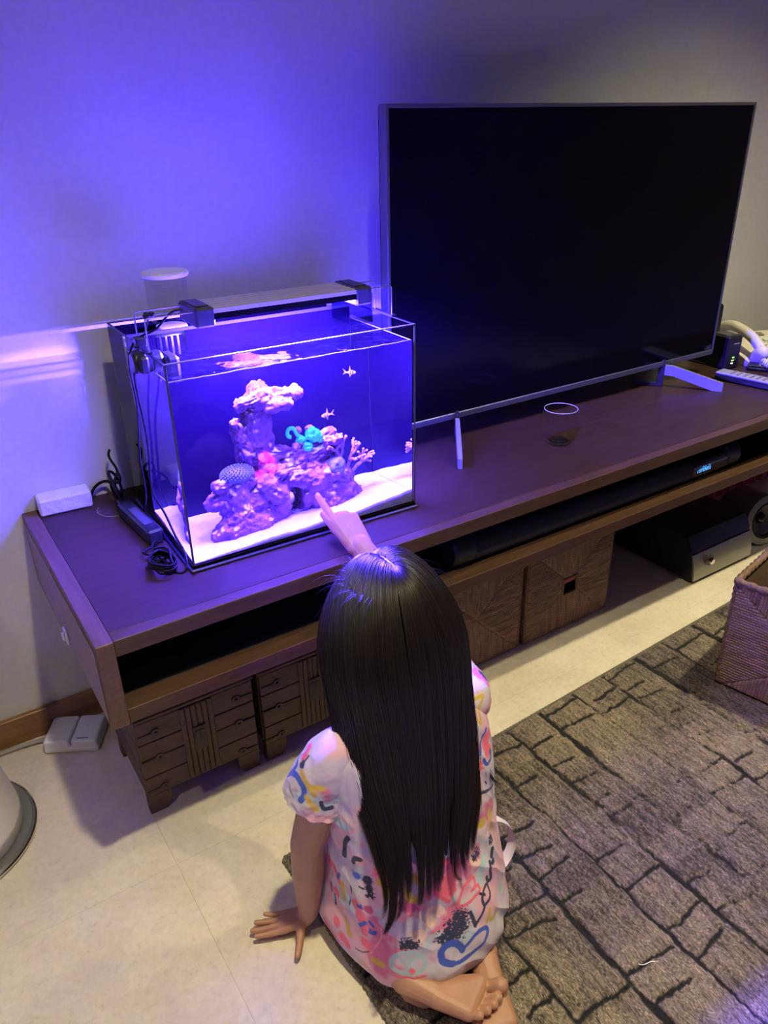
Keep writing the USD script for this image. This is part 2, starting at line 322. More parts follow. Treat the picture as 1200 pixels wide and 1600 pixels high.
# ------------------------------------------------------------------ media console
H, D, CB, CX, CR = 0.574, 0.579, 0.403, -0.195, 2.62
t = thing('media_console', 'long low dark walnut wall-mounted media console with an open slot along its front', 'tv console', (CX, -D, CB))
part(t, 'top_panel', box(CX+.03, CR-.03, -D+.027, -.001, H-.030, H, .0008), 'walnut_top')
part(t, 'front_trim', box(CX+.03, CR-.03, -D, -D+.0264, H-.032, H, .0012), 'walnut_x')
part(t, 'end_panel', box(CX, CX+.0296, -D-.003, -.001, CB, H+.0008, .0015), 'walnut_y')
part(t, 'end_veneer', box(CX-.0012, CX-.0001, -D+.012, -.006, CB+.006, H-.018, .0003), 'side_veneer', label='paler veneered side panel')
part(t, 'end_panel', box(CR-.0296, CR, -D-.003, -.001, CB, H+.0008, .0015), 'walnut_y')
part(t, 'bottom_panel', box(CX+.03, CR-.03, -D, -.001, CB, CB+.030, .0012), 'walnut_x')
part(t, 'back_panel', box(CX+.03, CR-.03, -.03, -.012, CB+.0302, H-.0302, .0005), 'shade_black', label='back of the slot, blackened to stand for its shade')
part(t, 'slot_lining', box(CX+.0302, CR-.0302, -.537, -.0302, CB+.0302, CB+.0309, .0002), 'shade_black', label='black sheet standing for the shade in the slot')  # black sheet painted in for the shade further into the slot
part(t, 'divider', box(.50, .52, -D+.14, -.031, CB+.0312, H-.0302, .0005), 'shade_black')  # blackened like the back panel to stand for slot shade
c = A3(CX, -.296, .432)
part(t, 'side_clip', cat([box(CX-.007, CX-.0013, c[1]-.011, c[1]+.011, c[2]-.017, c[2]+.017, .002), box(CX-.012, CX-.007, c[1]-.005, c[1]+.005, c[2]-.008, c[2]+.008, .0015)]), 'clear_plastic', label='small clear plastic clip on the side')

# ------------------------------------------------------------------ television
TX, TY, TZ, TW, TH = 0.618, -0.213, 0.637, 1.23, 0.709
ty_ = -0.007
R = lambda m: rotz(m, ty_, A3(TX, TY, 0))
t = thing('television', 'large flat black television standing on two slim legs', 'television', (TX+TW/2, TY+.03, H))
bw = .011
frame = cat([box(TX, TX+bw*.75, TY, TY+.028, TZ, TZ+TH, .0015), box(TX+TW-bw*.75, TX+TW, TY, TY+.028, TZ, TZ+TH, .0015),
             box(TX+bw*.75, TX+TW-bw*.75, TY, TY+.028, TZ+TH-bw*.75, TZ+TH, .0015), box(TX+bw*.75, TX+TW-bw*.75, TY-.001, TY+.028, TZ, TZ+bw*1.45, .0015)])
part(t, 'bezel', R(frame), 'tv_bezel')
part(t, 'screen', R(box(TX+bw*.75, TX+TW-bw*.75, TY+.003, TY+.012, TZ+bw*1.45, TZ+TH-bw*.75, .0003)), 'tv_screen')
part(t, 'back_housing', R(cat([box(TX+.003, TX+TW-.003, TY+.0285, TY+.036, TZ+.003, TZ+TH-.003, .002), box(TX+.12, TX+TW-.12, TY+.036, TY+.078, TZ+.02, TZ+TH*.62, .012)])), 'tv_back')
def leg(x):
    prof = [(-.148, H+.0005), (-.148, H+.026), (.0, TZ+.004), (.022, TZ+.004), (.022, TZ-.026), (-.005, TZ-.028), (-.12, H+.0005)]
    from shapely.geometry import Polygon
    m = extrude_poly(Polygon(prof), .011)
    v = np.asarray(m.vertices); m.vertices = np.stack([x + v[:, 2] - .0055, TY + v[:, 0], v[:, 1]], 1)
    return m
for x, a_ in ((.717, -.62), (1.716, .62)): part(t, 'leg', rotz(leg(x), a_, A3(x, -.361, 0)), 'tv_leg'); part(t, 'rear_foot', rotz(cat([box(x-.005, x+.005, TY+.0225, TY+.04, H+.0005, TZ+.02, .001), box(x-.005, x+.005, TY+.0405, TY+.11, H+.0005, H+.012, .001)]), a_, A3(x, -.361, 0)), 'tv_back')

# ------------------------------------------------------------------ aquarium (tank frame: u across, v into depth, z above the console)
TU = A3(math.cos(.03), -math.sin(.03), 0); TV_ = A3(math.sin(.03), math.cos(.03), 0); TA = A3(.0204, -.4493, H)
AW, AD, AH, PV = .4935, .366, .392, .25
def Q(u, v, z): return TA + np.multiply.outer(np.asarray(u, float), TU) + np.multiply.outer(np.asarray(v, float), TV_) + np.multiply.outer(np.asarray(z, float), A3(0, 0, 1))
def W(m):
    m = m.copy(); v = np.asarray(m.vertices); m.vertices = Q(v[:, 0], v[:, 1], v[:, 2]); return m
g = .005
tk = thing('aquarium', 'rectangular glass aquarium glowing blue, filled with water, white sand and live rock', 'aquarium', Q(AW/2, AD/2, 0))
part(tk, 'base_mat', W(box(-.004, AW+.004, -.004, AD+.004, .0003, .0065, .002)), 'base_blue_lit')
part(tk, 'bottom_pane', W(box(0, AW, 0, AD, .007, .0128, .0006)), 'partition_acrylic')
pane_mat('tank_glass_left', (0.975, 0.982, 0.985), 1.16)
for nm, b in (('front_pane', (0, AW, 0, g)), ('back_pane', (0, AW, AD-g, AD)), ('left_pane', (0, g, g+.0003, AD-g-.0003)), ('right_pane', (AW-g, AW, g+.0003, AD-g-.0003))):
    part(tk, nm, W(box(*b, .0130, AH-.0012, 0)), 'tank_glass_left' if nm == 'left_pane' else 'tank_glass', False)
    part(tk, 'pane_edge', W(box(*b, AH-.001, AH+.0008, .0005)), 'glass_edge_lit' if nm == 'front_pane' else 'glass_edge_unlit')
part(tk, 'back_film', W(box(.001, AW-.001, AD+.0003, AD+.0011, .008, AH-.008, .0001)), 'partition_acrylic')
part(tk, 'partition', W(cat([box(g+.0006, AW-g-.0006, PV, PV+.004, .0135, .338, .0005)] + [box(.062+.0115*i, .0685+.0115*i, PV, PV+.004, .338, .376, .0003) for i in range(5)] +
     [box(g+.0006, .06, PV, PV+.004, .338, .390, .0003), box(.121, AW-g-.0006, PV, PV+.004, .338, .390, .0003)])), 'partition_acrylic', label='black partition with overflow comb')
part(tk, 'cross_trim', W(box(g, AW-g, PV-.004, PV-.0002, .384, .391, .0008)), 'glass_edge_unlit')
WL = .3605
nu, nv = 240, 130
uu, vv = np.meshgrid(np.linspace(g+.0004, AW-g-.0004, nu), np.linspace(g+.0004, PV-.0006, nv))
def ripple(u, v):
    p = np.stack([u*32, v*32, u*0], -1)
    w = fbm(p, 4, 5) - .5 + .35*np.sin(u*70+v*160+6*fbm(p*.35, 2, 9))*.25
    edge = np.clip(np.minimum.reduce([u-g, AW-g-u, v-g, PV-v])/.012, 0, 1)
    return .0050*w*edge
top = Q(uu, vv, WL + ripple(uu, vv))
part(tk, 'water_surface', grid_mesh(top), 'water_top', True, label='rippled water surface')
def quad(a, b, c_, d_): return T(np.array([a, b, c_, d_]), [[0, 1, 2, 3]])
u0, u1, v0, v1, zb = g+.0004, AW-g-.0004, g+.0004, PV-.0006, .0134
wb = cat([quad(Q(u0, v0, zb), Q(u1, v0, zb), Q(u1, v0, WL), Q(u0, v0, WL)), quad(Q(u1, v0, zb), Q(u1, v1, zb), Q(u1, v1, WL), Q(u1, v0, WL)),
          quad(Q(u0, v1, zb), Q(u0, v0, zb), Q(u0, v0, WL), Q(u0, v1, WL))])      # the back and bottom are wet: no air gap there
part(tk, 'water', wb, 'water_side', False, label='clear water body')
us = np.linspace(g+.002, AW-g-.002, 160); vs = np.linspace(g+.002, PV-.002, 60)
mw = .0012*(fbm(np.stack([us*45, us*0, us*0], -1), 3, 2)-.5)*2
part(tk, 'water_line', cat([tube(Q(us, 0*us+g+.0012, WL+mw), .0011, 6), tube(Q(0*vs+g+.0012, vs, WL+0*vs), .0008, 6), tube(Q(0*vs+AW-g-.0012, vs, WL+0*vs), .0008, 6)]), 'waterline_glint')
for uc in (0, AW):
    pass
part(tk, 'corner_seal', W(box(.0005, .0045, -.0006, .0002, .013, AH-.002, .0002)), 'silicone')
part(tk, 'corner_seal', W(box(AW-.0045, AW-.0005, -.0006, .0002, .013, AH-.002, .0002)), 'silicone')

# sand bed
su, sv = np.meshgrid(np.linspace(u0+.0008, u1-.0008, 200), np.linspace(v0+.0008, v1-.0008, 110))
def sand_h(u, v):
    fr = np.interp(u, [0, .03, .13, .26, .35, .49], [.016, .017, .022, .025, .029, .043]); base = fr + (.024-fr)*np.clip(v/.24, 0, 1)**.8
    n = fbm(np.stack([u*22, v*22, 0*u], -1), 4, 3)-.5
    return np.maximum(.0152, base + .007*n) + .0015*(fbm(np.stack([u*160, v*160, 0*u], -1), 2, 8)-.5) 
sg = grid_mesh(Q(su, sv, sand_h(su, sv)))
side = []
def skirt(P): 
    B = P.copy(); B[:, 2] = H+.0138; return grid_mesh(np.stack([B, P]))
Z = sand_h(su, sv)
side = [skirt(Q(su[0], sv[0], Z[0])), skirt(Q(su[-1], sv[-1], Z[-1])[::-1]), skirt(Q(su[:, 0], sv[:, 0], Z[:, 0])[::-1]), skirt(Q(su[:, -1], sv[:, -1], Z[:, -1]))]
solo('sand_bed', cat([sg] + side), 'reef_sand', 'bed of bright white sand on the bottom of the aquarium', 'sand', True, kind='stuff')

# live rock
def S(u, v, z, r): return (A3(u, v, z), r)
blobs = [
 [S(.085, .085, .026, .024), S(.125, .095, .045, .036)], [S(.125, .10, .05, .038), S(.125, .115, .10, .036)], [S(.074, .11, .088, .015), S(.12, .115, .098, .032)],
 [S(.092, .10, .122, .015), S(.155, .12, .116, .026)], [S(.10, .085, .028, .03), S(.17, .095, .028, .032)], [S(.135, .11, .07, .036), S(.18, .12, .075, .034)],
 [S(.18, .14, .05, .046), S(.195, .15, .12, .042)], [S(.16, .12, .04, .034), S(.205, .115, .03, .034)], [S(.195, .15, .12, .040), S(.19, .145, .18, .033)],
 [S(.165, .135, .16, .024), S(.152, .13, .20, .016)], [S(.152, .13, .20, .016), S(.141, .125, .236, .012)],
 [S(.19, .145, .17, .034), S(.192, .14, .25, .030)],
 [S(.160, .13, .266, .012), S(.200, .11, .276, .019)], [S(.200, .11, .278, .020), S(.204, .17, .280, .021)], [S(.200, .12, .274, .020), S(.272, .13, .270, .017)],
 [S(.19, .15, .258, .028), S(.252, .145, .258, .018)], [S(.21, .098, .262, .014), S(.246, .108, .258, .014)], [S(.165, .15, .262, .014), S(.22, .16, .262, .02)],
 [S(.268, .118, .272, .012), S(.278, .15, .272, .012)], [S(.200, .12, .292, .011), S(.206, .15, .294, .011)],
 [S(.205, .14, .142, .031), S(.247, .135, .147, .019)], [S(.175, .115, .105, .020), S(.225, .112, .113, .016)], [S(.19, .11, .10, .03), S(.215, .11, .06, .034)],
 [S(.20, .14, .11, .040), S(.285, .14, .118, .040)], [S(.285, .14, .125, .036), S(.33, .14, .142, .026)], [S(.205, .135, .05, .042), S(.29, .135, .05, .042)],
 [S(.285, .135, .158, .013), S(.345, .135, .168, .015)], [S(.32, .15, .155, .022), S(.368, .145, .152, .013)], [S(.33, .12, .160, .012), S(.362, .12, .158, .011)],
 [S(.295, .13, .10, .036), S(.31, .12, .045, .038)], [S(.315, .125, .05, .036), S(.365, .12, .04, .032)], [S(.33, .125, .09, .032), S(.372, .125, .070, .022)],
 [S(.29, .100, .098, .014), S(.335, .100, .092, .016)], [S(.385, .125, .032, .024), S(.33, .105, .028, .03)], [S(.25, .12, .10, .028), S(.30, .105, .085, .026)],
]
rk = union([bone(a, ra, b, rb, 16) for (a, ra), (b, rb) in blobs])
hole = m3.Manifold.cylinder(.2, .0185, .0185, 24).rotate((-90, 0, 0)).translate((.248, .02, .064)) + m3.Manifold.cylinder(.2, .016, .016, 24).rotate((-90, 0, 0)).translate((.25, .0, .040))
rk = rk - hole
rk = rk.refine_to_length(.0045)
rm_ = untri(rk); rm_.merge_vertices()
rm_ = trimesh.smoothing.filter_taubin(rm_, lamb=.5, nu=.53, iterations=10)
v = np.asarray(rm_.vertices); n = normals(rm_)
hd_ = np.hypot(v[:, 0]-.249, v[:, 2]-.058); calm = np.clip((hd_-.016)/.02, .1, 1)
d = calm*(.009*(fbm(v*38, 4, 1)-.5) + .010*(fbm(v*110, 3, 4)-.5) + .006*(fbm(v*300, 2, 6)-.5))
d -= .006*np.clip(.42-fbm(v*70+9, 2, 12), 0, .2)/.2
v = v + n*d[:, None]; rm_.vertices = v
n = normals(rm_)
# crusts grow on the upward faces: pale pink, cream, coral red and lilac patches
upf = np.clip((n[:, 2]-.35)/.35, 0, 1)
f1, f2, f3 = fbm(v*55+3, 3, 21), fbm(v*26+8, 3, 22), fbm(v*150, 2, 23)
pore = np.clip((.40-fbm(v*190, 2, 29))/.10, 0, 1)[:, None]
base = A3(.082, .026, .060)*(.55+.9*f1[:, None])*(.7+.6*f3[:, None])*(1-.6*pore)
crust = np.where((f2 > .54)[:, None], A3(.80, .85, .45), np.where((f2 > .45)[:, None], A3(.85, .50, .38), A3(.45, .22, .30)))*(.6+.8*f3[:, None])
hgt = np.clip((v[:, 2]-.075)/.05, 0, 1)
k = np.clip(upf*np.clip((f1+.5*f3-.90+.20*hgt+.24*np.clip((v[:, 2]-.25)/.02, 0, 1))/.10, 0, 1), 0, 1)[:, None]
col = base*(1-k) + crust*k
def spot(p, r, cc, soft=.4):
    global col
    dd = np.linalg.norm((v-A3(*p))*A3(1, .7, 1), axis=1)/r + (f3-.5)*.7
    w = np.clip((1-dd)/soft, 0, 1)[:, None]; col = col*(1-w) + A3(*cc)*w
spot((.195, .11, .155), .018, (.55, .05, .10)); spot((.18, .11, .125), .014, (.5, .06, .1)); spot((.205, .105, .138), .012, (.6, .07, .12)); spot((.15, .11, .24), .007, (.6, .12, .12))
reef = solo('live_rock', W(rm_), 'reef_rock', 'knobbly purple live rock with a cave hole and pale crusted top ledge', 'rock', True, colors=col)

# corals
rng = np.random.default_rng(4)
def anem():
    c0 = A3(.132, .108, .137)
    m = sphere(c0, .030, 3, (1.05, .9, .62)); vv_ = np.asarray(m.vertices); m.vertices = vv_ + (.003*(fbm(vv_*150, 2, 2)-.5))[:, None]*(vv_-c0)/.03
    dots = []
    i = np.arange(170)+.5; ph = np.arccos(1-1.1*i/170); th = np.pi*(1+5**.5)*i
    for a, b in zip(ph, th):
        dots.append(sphere(c0+A3(.0325*1.05*math.cos(b)*math.sin(a), .0325*.9*math.sin(b)*math.sin(a), .0325*.62*math.cos(a)), .0017, 1))
    return m, cat(dots)
t = thing('button_coral', 'round dark button coral covered in pale dots on the lower left ledge of the rock', 'coral', Q(.132, .108, .12))
a, b = anem(); part(t, 'dome', W(a), 'anemone_skin', True); part(t, 'polyp_dots', W(b), 'anemone_dot', True, kind='stuff')
t = thing('cyan_coral', 'bright cyan coral with curled lobes beside the tall neck of the rock', 'coral', Q(.28, .14, .15))
ring = [(.253, .118, .186), (.246, .118, .194), (.250, .118, .203), (.259, .118, .203), (.264, .118, .195), (.268, .118, .187), (.277, .118, .180), (.283, .118, .172)]
part(t, 'curled_lobe', W(tube(smooth_path(ring, 40), .0042, 8)), 'coral_cyan')
def lump(c, r, seed, amp=.5):
    m = sphere(c, r, 3); vv_ = np.asarray(m.vertices); dirn = (vv_-c)/r; m.vertices = vv_ + dirn*(amp*r*(fbm(vv_/r*1.6+seed, 3, seed)-.5))[:, None]*2; return m
for q, (c_, r_) in enumerate([((.300, .118, .182), .015), ((.287, .112, .160), .010), ((.272, .118, .176), .008), ((.312, .118, .174), .011)]):
    part(t, 'lobe', W(lump(A3(*c_), r_, 30+q)), 'coral_cyan', True)
part(t, 'crust', W(cat([lump(A3(.270, .122, .196), .008, 41), lump(A3(.296, .124, .194), .009, 42), lump(A3(.262, .116, .165), .009, 43)])), 'coral_purple', True, label='dark purple crust between the lobes')
t = thing('red_coral', 'cluster of coral red polyps in the middle of the rock', 'coral', Q(.19, .105, .12))
for q in range(13):
    a_ = rng.uniform(0, 1)
    c_ = A3(.182+.026*a_+rng.normal(0, .006), .103+rng.normal(0, .003), .105+.06*rng.uniform()+rng.normal(0, .003))
    part(t, 'polyp', W(lump(c_, rng.uniform(.005, .0075), 60+q, .35)), 'coral_red', True)
def branch_coral():
    out, tips = [], []
    def grow(p, d_, r, L, lev):
        q = p + d_*L; mid = (p+q)/2 + rng.normal(0, L*.08, 3)
        out.append(tube(smooth_path([p, mid, q], 8), np.linspace(r, r*.82, 8), 8))
        if lev == 0:
            tips.append(sphere(q, r*1.0, 1)); return
        for k_ in range(2 if lev < 3 else 3):
            nd = d_ + rng.normal(0, .55, 3)*A3(1, .7, .8) + A3(.12, 0, .15); nd /= np.linalg.norm(nd)
            grow(q, nd, r*.86, L*rng.uniform(.7, .95), lev-1)
    for p, d_ in [((.375, .12, .085), (.35, 0, .9)), ((.385, .13, .075), (.8, .1, .5)), ((.36, .115, .10), (-.2, -.1, 1))]:
        d_ = A3(*d_); grow(A3(*p), d_/np.linalg.norm(d_), .0045, .021, 3)
    return cat(out), cat(tips)
t = thing('branching_coral', 'purple branching finger coral on the right end of the rock', 'coral', Q(.38, .12, .08))
a, b = branch_coral(); part(t, 'branches', W(a), 'coral_purple', True); part(t, 'branch_tips', W(b), 'coral_tip', True, kind='stuff')
solo('ball_coral', W(lump(A3(.345, .105, .105), .021, 77, .28)), 'anemone_skin', 'small dark rounded coral below the branching coral', 'coral', True)

# fish
def fish(c, L, yaw, label):
    t_ = thing('fish', label, 'fish', Q(*c))
    s_ = np.linspace(0, 1, 20); hgt = .23*L*np.sin(np.pi*np.clip(s_*.86+.07, 0, 1))**.8*(1-.55*s_); wid = hgt*.42
    a_ = np.linspace(0, 2*np.pi, 16)
    P = np.stack([np.broadcast_to((s_-.5)[:, None]*L, (20, 16)), wid[:, None]*np.cos(a_), hgt[:, None]*np.sin(a_)], -1)
    def place(m): return W(move(rotz(m, yaw), c))
    part(t_, 'body', place(grid_mesh(P)), 'fish_skin', True)
    def fin(pts):
        from shapely.geometry import Polygon
        m = extrude_poly(Polygon(pts), .0008); v_ = np.asarray(m.vertices); m.vertices = np.stack([v_[:, 0]*L, v_[:, 2]-.0004, v_[:, 1]*L], 1); return m
    part(t_, 'dorsal_fin', place(fin([(-.2, .18), (.0, .22), (.08, .62), (.18, .2), (.22, .12)])), 'fish_fin', False)
    part(t_, 'tail_fin', place(fin([(.42, .03), (.8, .34), (.62, .02), (.85, -.2), (.42, -.05)])), 'fish_fin', False)
    part(t_, 'belly_fin', place(fin([(-.05, -.18), (.12, -.45), (.18, -.14)])), 'fish_fin', False)
    b_ = cat([tube(np.stack([A3(x_, 0, 0)*L + A3(0, w_*math.cos(q), h_*math.sin(q)) for q in np.linspace(0, 2*np.pi, 17)[:-1]]), .0009, 6, True) for x_, w_, h_ in [(-.2, .098*L, .215*L), (.05, .075*L, .165*L)]])
    part(t_, 'stripe', place(b_), 'fish_dark', True)
fish((.345, .15, .207), .024, .15, 'small striped fish with raised fins swimming above the cyan coral')
fish((.375, .07, .305), .022, 2.4, 'small bluish fish just under the water surface at the right')

# dark magnet bar half buried at the right pane
# light bar
lb = thing('aquarium_light_bar', 'slim aluminium LED light bar bridging the aquarium on wire brackets', 'aquarium light', Q(.275, .12, .44))
BU0, BU1, BV0, BV1, BZ = .120, .405, .070, .158, .447
prof = []
for q in range(41):
    y_ = BV0 + (BV1-BV0)*q/40; ph = (q % 8)/8
    prof.append((y_, BZ+.010 - (.0016 if ph < .2 else 0)))
from shapely.geometry import Polygon
pp = Polygon(prof + [(BV1, BZ+.001), (BV0, BZ+.001)])
m = extrude_poly(pp, BU1-BU0); vv_ = np.asarray(m.vertices); m.vertices = np.stack([BU0 + vv_[:, 2], vv_[:, 0], vv_[:, 1]], 1)
part(lb, 'body', W(m), 'bar_alu')
for a_, b_ in ((BU0-.034, BU0+.002), (BU1-.002, BU1+.034)):
    part(lb, 'end_cap', W(cat([box(a_, b_, BV0-.002, BV1+.002, BZ-.022, BZ+.0125, .004), box(a_+.006, b_-.006, BV0+.012, BV1-.012, BZ+.0125, BZ+.0145, .0012)])), 'bar_cap')  # caps extended downward to cut light spilling past the ends
dd = []
for r_ in range(3):
    for q in range(27):
        u_, v_ = BU0+.012+(BU1-BU0-.024)*q/26, BV0+.018+r_*.0275
        dd.append(T(Q(A3(u_-.0042, u_+.0042, u_+.0042, u_-.0042), A3(v_-.0042, v_-.0042, v_+.0042, v_+.0042), np.full(4, BZ-.0012)), [[3, 2, 1, 0]]))
part(lb, 'side_lip', W(box(BU0, BU1, BV0, BV0+.002, BZ-.0095, BZ+.0008, .0004)), 'added_lip_black')  # lips added to keep grazing diode light off the wall
part(lb, 'side_lip', W(box(BU0, BU1, BV1-.002, BV1, BZ-.0145, BZ+.0008, .0004)), 'added_lip_black')  # rear lip, added deeper to shield the wall behind
part(lb, 'underside', W(box(BU0+.003, BU1-.003, BV0+.004, BV1-.004, BZ-.0009, BZ+.0008, .0002)), 'white_plastic')
part(lb, 'diode_array', cat(dd), 'led_glow', False, label='rows of glowing blue white diodes', kind='stuff')
for u_in, u_out, sgn in ((BU0-.032, .0026, -1), (BU1+.032, AW-.0026, 1)):
    for v_ in (BV0+.012, BV1-.012):
        pth = [Q(u_in, v_, BZ+.005), Q(u_out-sgn*.006, v_, BZ+.005), Q(u_out-sgn*.0015, v_, BZ+.0035), Q(u_out, v_, BZ-.001), Q(u_out, v_, AH+.002)]
        part(lb, 'bracket_rod', tube(pth, .0013, 8), 'wire_steel')
    part(lb, 'rim_clip', W(box(u_out-.006, u_out+.006, BV0+.004, BV1-.004, AH+.0012, AH+.005, .001)), 'glass_edge_unlit')

# skimmer with collection cup, in the rear chamber
sc = Q(.112, .305, 0)
t = thing('protein_skimmer', 'clear round skimmer cup with a white lid standing up behind the tank corner', 'skimmer', sc + A3(0, 0, .015))
part(t, 'body_tube', lathe([(0, .015), (.036, .015), (.036, .37), (.030, .385), (0, .385)], 40, sc), 'skimmer_frost')
part(t, 'cup', lathe([(.030, .388), (.041, .395), (.041, .478), (.0395, .478), (.0395, .397), (.028, .389)], 48, sc), 'clear_acrylic', True)
part(t, 'cup_ring', cat([lathe([(.0412, z_), (.0432, z_+.001), (.0412, z_+.002)], 48, sc) for z_ in (.462, .468, .474)]), 'clear_acrylic', True)
part(t, 'lid', lathe([(0, .4795), (.044, .4795), (.0455, .482), (.0455, .486), (.043, .489), (0, .490)], 48, sc), 'white_plastic', label='white lid')
t = thing('return_nozzle', 'small pale water outlet pipe lying across the back rim of the aquarium', 'pipe', Q(.25, .33, .40))
part(t, 'pipe', tube([Q(.20, .325, .408), Q(.30, .335, .408)], .009, 16), 'feeder_blue')
part(t, 'end_cap', tube([Q(.3005, .335, .408), Q(.309, .336, .408)], .011, 16), 'coral_tip')
part(t, 'support', W(box(.215, .225, .322, .332, .3935, .399, .001)), 'feeder_blue')
t = thing('feeding_box', 'translucent plastic box with the blue tank light tinted in, hung in the back right corner of the aquarium', 'plastic box', Q(.46, .19, .36))
part(t, 'front_wall', W(box(.440, AW-.0085, .150, .152, .368, .428, .0006)), 'feeder_lit_blue')
part(t, 'back_wall', W(box(.440, AW-.0085, .236, .238, .368, .428, .0006)), 'feeder_lit_blue')
part(t, 'side_wall', W(box(AW-.0080, AW-.0060, .150, .238, .368, .428, .0006)), 'feeder_lit_blue')
part(t, 'side_wall', W(box(.438, .4395, .150, .238, .368, .428, .0006)), 'feeder_lit_blue')

# circulation pump held through the left pane
t = thing('circulation_pump', 'black circulation pump clamped by magnets on the left glass of the aquarium', 'pump', Q(0, .105, .36))
def pod(u_a, u_b, r, v_, z_): return tube([Q(u_a, v_, z_), Q(u_a+(u_b-u_a)*.2, v_, z_), Q(u_a+(u_b-u_a)*.8, v_, z_), Q(u_b, v_, z_)], [r*.85, r, r, r*.85], 24)
part(t, 'outer_magnet', cat([pod(-.024, -.0005, .019, .105, .375), W(box(-.018, -.001, .075, .135, .36, .39, .004))]), 'black_plastic')
part(t, 'inner_magnet', pod(g+.001, .028, .020, .105, .372), 'black_plastic')
part(t, 'pump_head', W(cat([box(.028, .052, .075, .125, .342, .384, .006)])), 'black_plastic')
part(t, 'bracket_hook', W(cat([box(-.006, .014, .128, .150, AH+.0012, AH+.018, .002), box(-.006, -.0008, .128, .15, AH-.03, AH+.0012, .001)])), 'black_plastic')
part(t, 'knob', cat([sphere(Q(.028, .16, AH+.047), .0075, 2), sphere(Q(.036, .158, AH+.049), .006, 2), tube([Q(.030, .16, AH+.042), Q(.012, .145, AH+.012)], .0016, 8)]), 'black_plastic')
# cables
def cable(name, pts, r, label, n=90, m_='cable_rubber', group=None): return solo(name, tube(smooth_path(pts, n), r, 8), m_, label, 'cable', True, group=group)
cable('pump_cable', [Q(-.022, .10, .37), Q(-.020, .118, .33), Q(-.010, .145, .25), Q(-.008, .17, .15), Q(-.008, .18, .10), Q(-.006, .12, .075), Q(-.005, .06, .045), Q(-.004, .02, .015), Q(-.012, .01, .004), Q(-.03, .02, .004)], .0022, 'thin black cable running down the left glass of the aquarium')
cable('light_cable', [Q(.078, .11, .452), Q(.055, .115, .447), Q(.03, .13, .42), Q(.0, .145, .405), Q(-.010, .15, .39), Q(-.012, .17, .30), Q(-.012, .22, .15), Q(-.016, .25, .03), Q(-.03, .27, .006)], .002, 'black cable hanging from the light bar over the rim')
cable('air_hose', [Q(.012, .29, .38), Q(.012, .285, .30), Q(.013, .275, .22), Q(.014, .262, .16), Q(.016, .27, .10), Q(.02, .29, .05)], .003, 'pale flexible hose inside the rear chamber of the aquarium', m_='grey_cable')
cable('mains_cable', [A3(-.055, -.035, H+.004), A3(-.052, -.025, H+.012), A3(-.035, -.016, H+.03), A3(-.01, -.02, H+.035), A3(.0, -.04, H+.015), A3(-.012, -.075, H+.005), A3(-.012, -.10, H+.012), A3(-.003, -.118, H+.03), A3(-.002, -.13, H+.02)], .0032, 'thick black mains cable curving from behind the foam block to the adapter')
cable('looped_cable', [A3(.0, -.105, H+.004), A3(-.012, -.09, H+.05), A3(-.014, -.065, H+.075), A3(.0, -.05, H+.06), A3(.005, -.07, H+.03), A3(-.005, -.10, H+.03), A3(-.015, -.115, H+.05), A3(-.02, -.10, H+.06), A3(-.015, -.085, H+.03), A3(-.005, -.11, H+.006)], .003, 'black cable looped upright at the back corner of the aquarium')
cable('twisted_cable', [A3(.004, -.03, H+.11), A3(.0, -.045, H+.09), A3(.004, -.055, H+.06), A3(-.004, -.06, H+.05), A3(.002, -.075, H+.05), A3(.006, -.06, H+.065), A3(-.002, -.05, H+.04), A3(-.004, -.09, H+.02), A3(-.004, -.125, H+.018)], .0028, 'black cable with a twisted knot hanging at the back of the tank')
solo('thin_wire', tube(smooth_path([A3(-.005, -.14, H+.004), A3(-.03, -.135, H+.002), A3(-.055, -.11, H+.0012), A3(-.05, -.07, H+.0012)], 40), .0008, 6), 'grey_cable', 'thin pale wire curling on the console left of the adapter', 'wire', True)
# power adapter and bundled cord
t = thing('power_adapter', 'black power adapter brick lying along the left side of the aquarium', 'power adapter', A3(.0, -.21, H))
def rb(m): return rotz(m, .07, A3(0, -.22, 0))
part(t, 'brick', rb(box(-.020, .012, -.305, -.135, H+.0005, H+.032, .004)), 'black_plastic')
part(t, 'label_plate', rb(box(-.013, .005, -.27, -.18, H+.0321, H+.0325, .0001)), 'dark_grey')
part(t, 'plug_end', rb(box(-.012, .004, -.134, -.105, H+.004, H+.026, .003)), 'black_plastic')
pts = [A3(-.002, -.31, H+.012), A3(-.015, -.325, H+.01)]
for q in range(76):
    a_ = q/12*2*np.pi; k_ = q % 12
    big = A3(-.022, -.405, H+.006) + A3(.020*math.cos(a_)+.004*math.sin(q*1.3), .034*math.sin(a_)+.003*math.sin(q*.7), .004+.0042*(q//12)*.7+.002*math.sin(a_*2))
    pts.append(big)
pts += [A3(-.02, -.37, H+.016), A3(-.035, -.35, H+.012), A3(-.03, -.325, H+.006), A3(-.01, -.318, H+.006), A3(-.004, -.34, H+.010), A3(-.02, -.365, H+.022)]
t = thing('cord_bundle', 'bundled coil of black cord with a tie, lying in front of the adapter', 'cord', A3(-.02, -.4, H))
part(t, 'coil', tube(smooth_path(pts, 520), .0023, 7), 'cable_rubber', True)
part(t, 'tie', tube([A3(-.02, -.375, H+.014) + A3(.016*math.cos(a_), .003*math.sin(2*a_), .012*math.sin(a_)) for a_ in np.linspace(0, 2*np.pi, 25)[:-1]], .003, 6, True), 'cable_rubber', True)
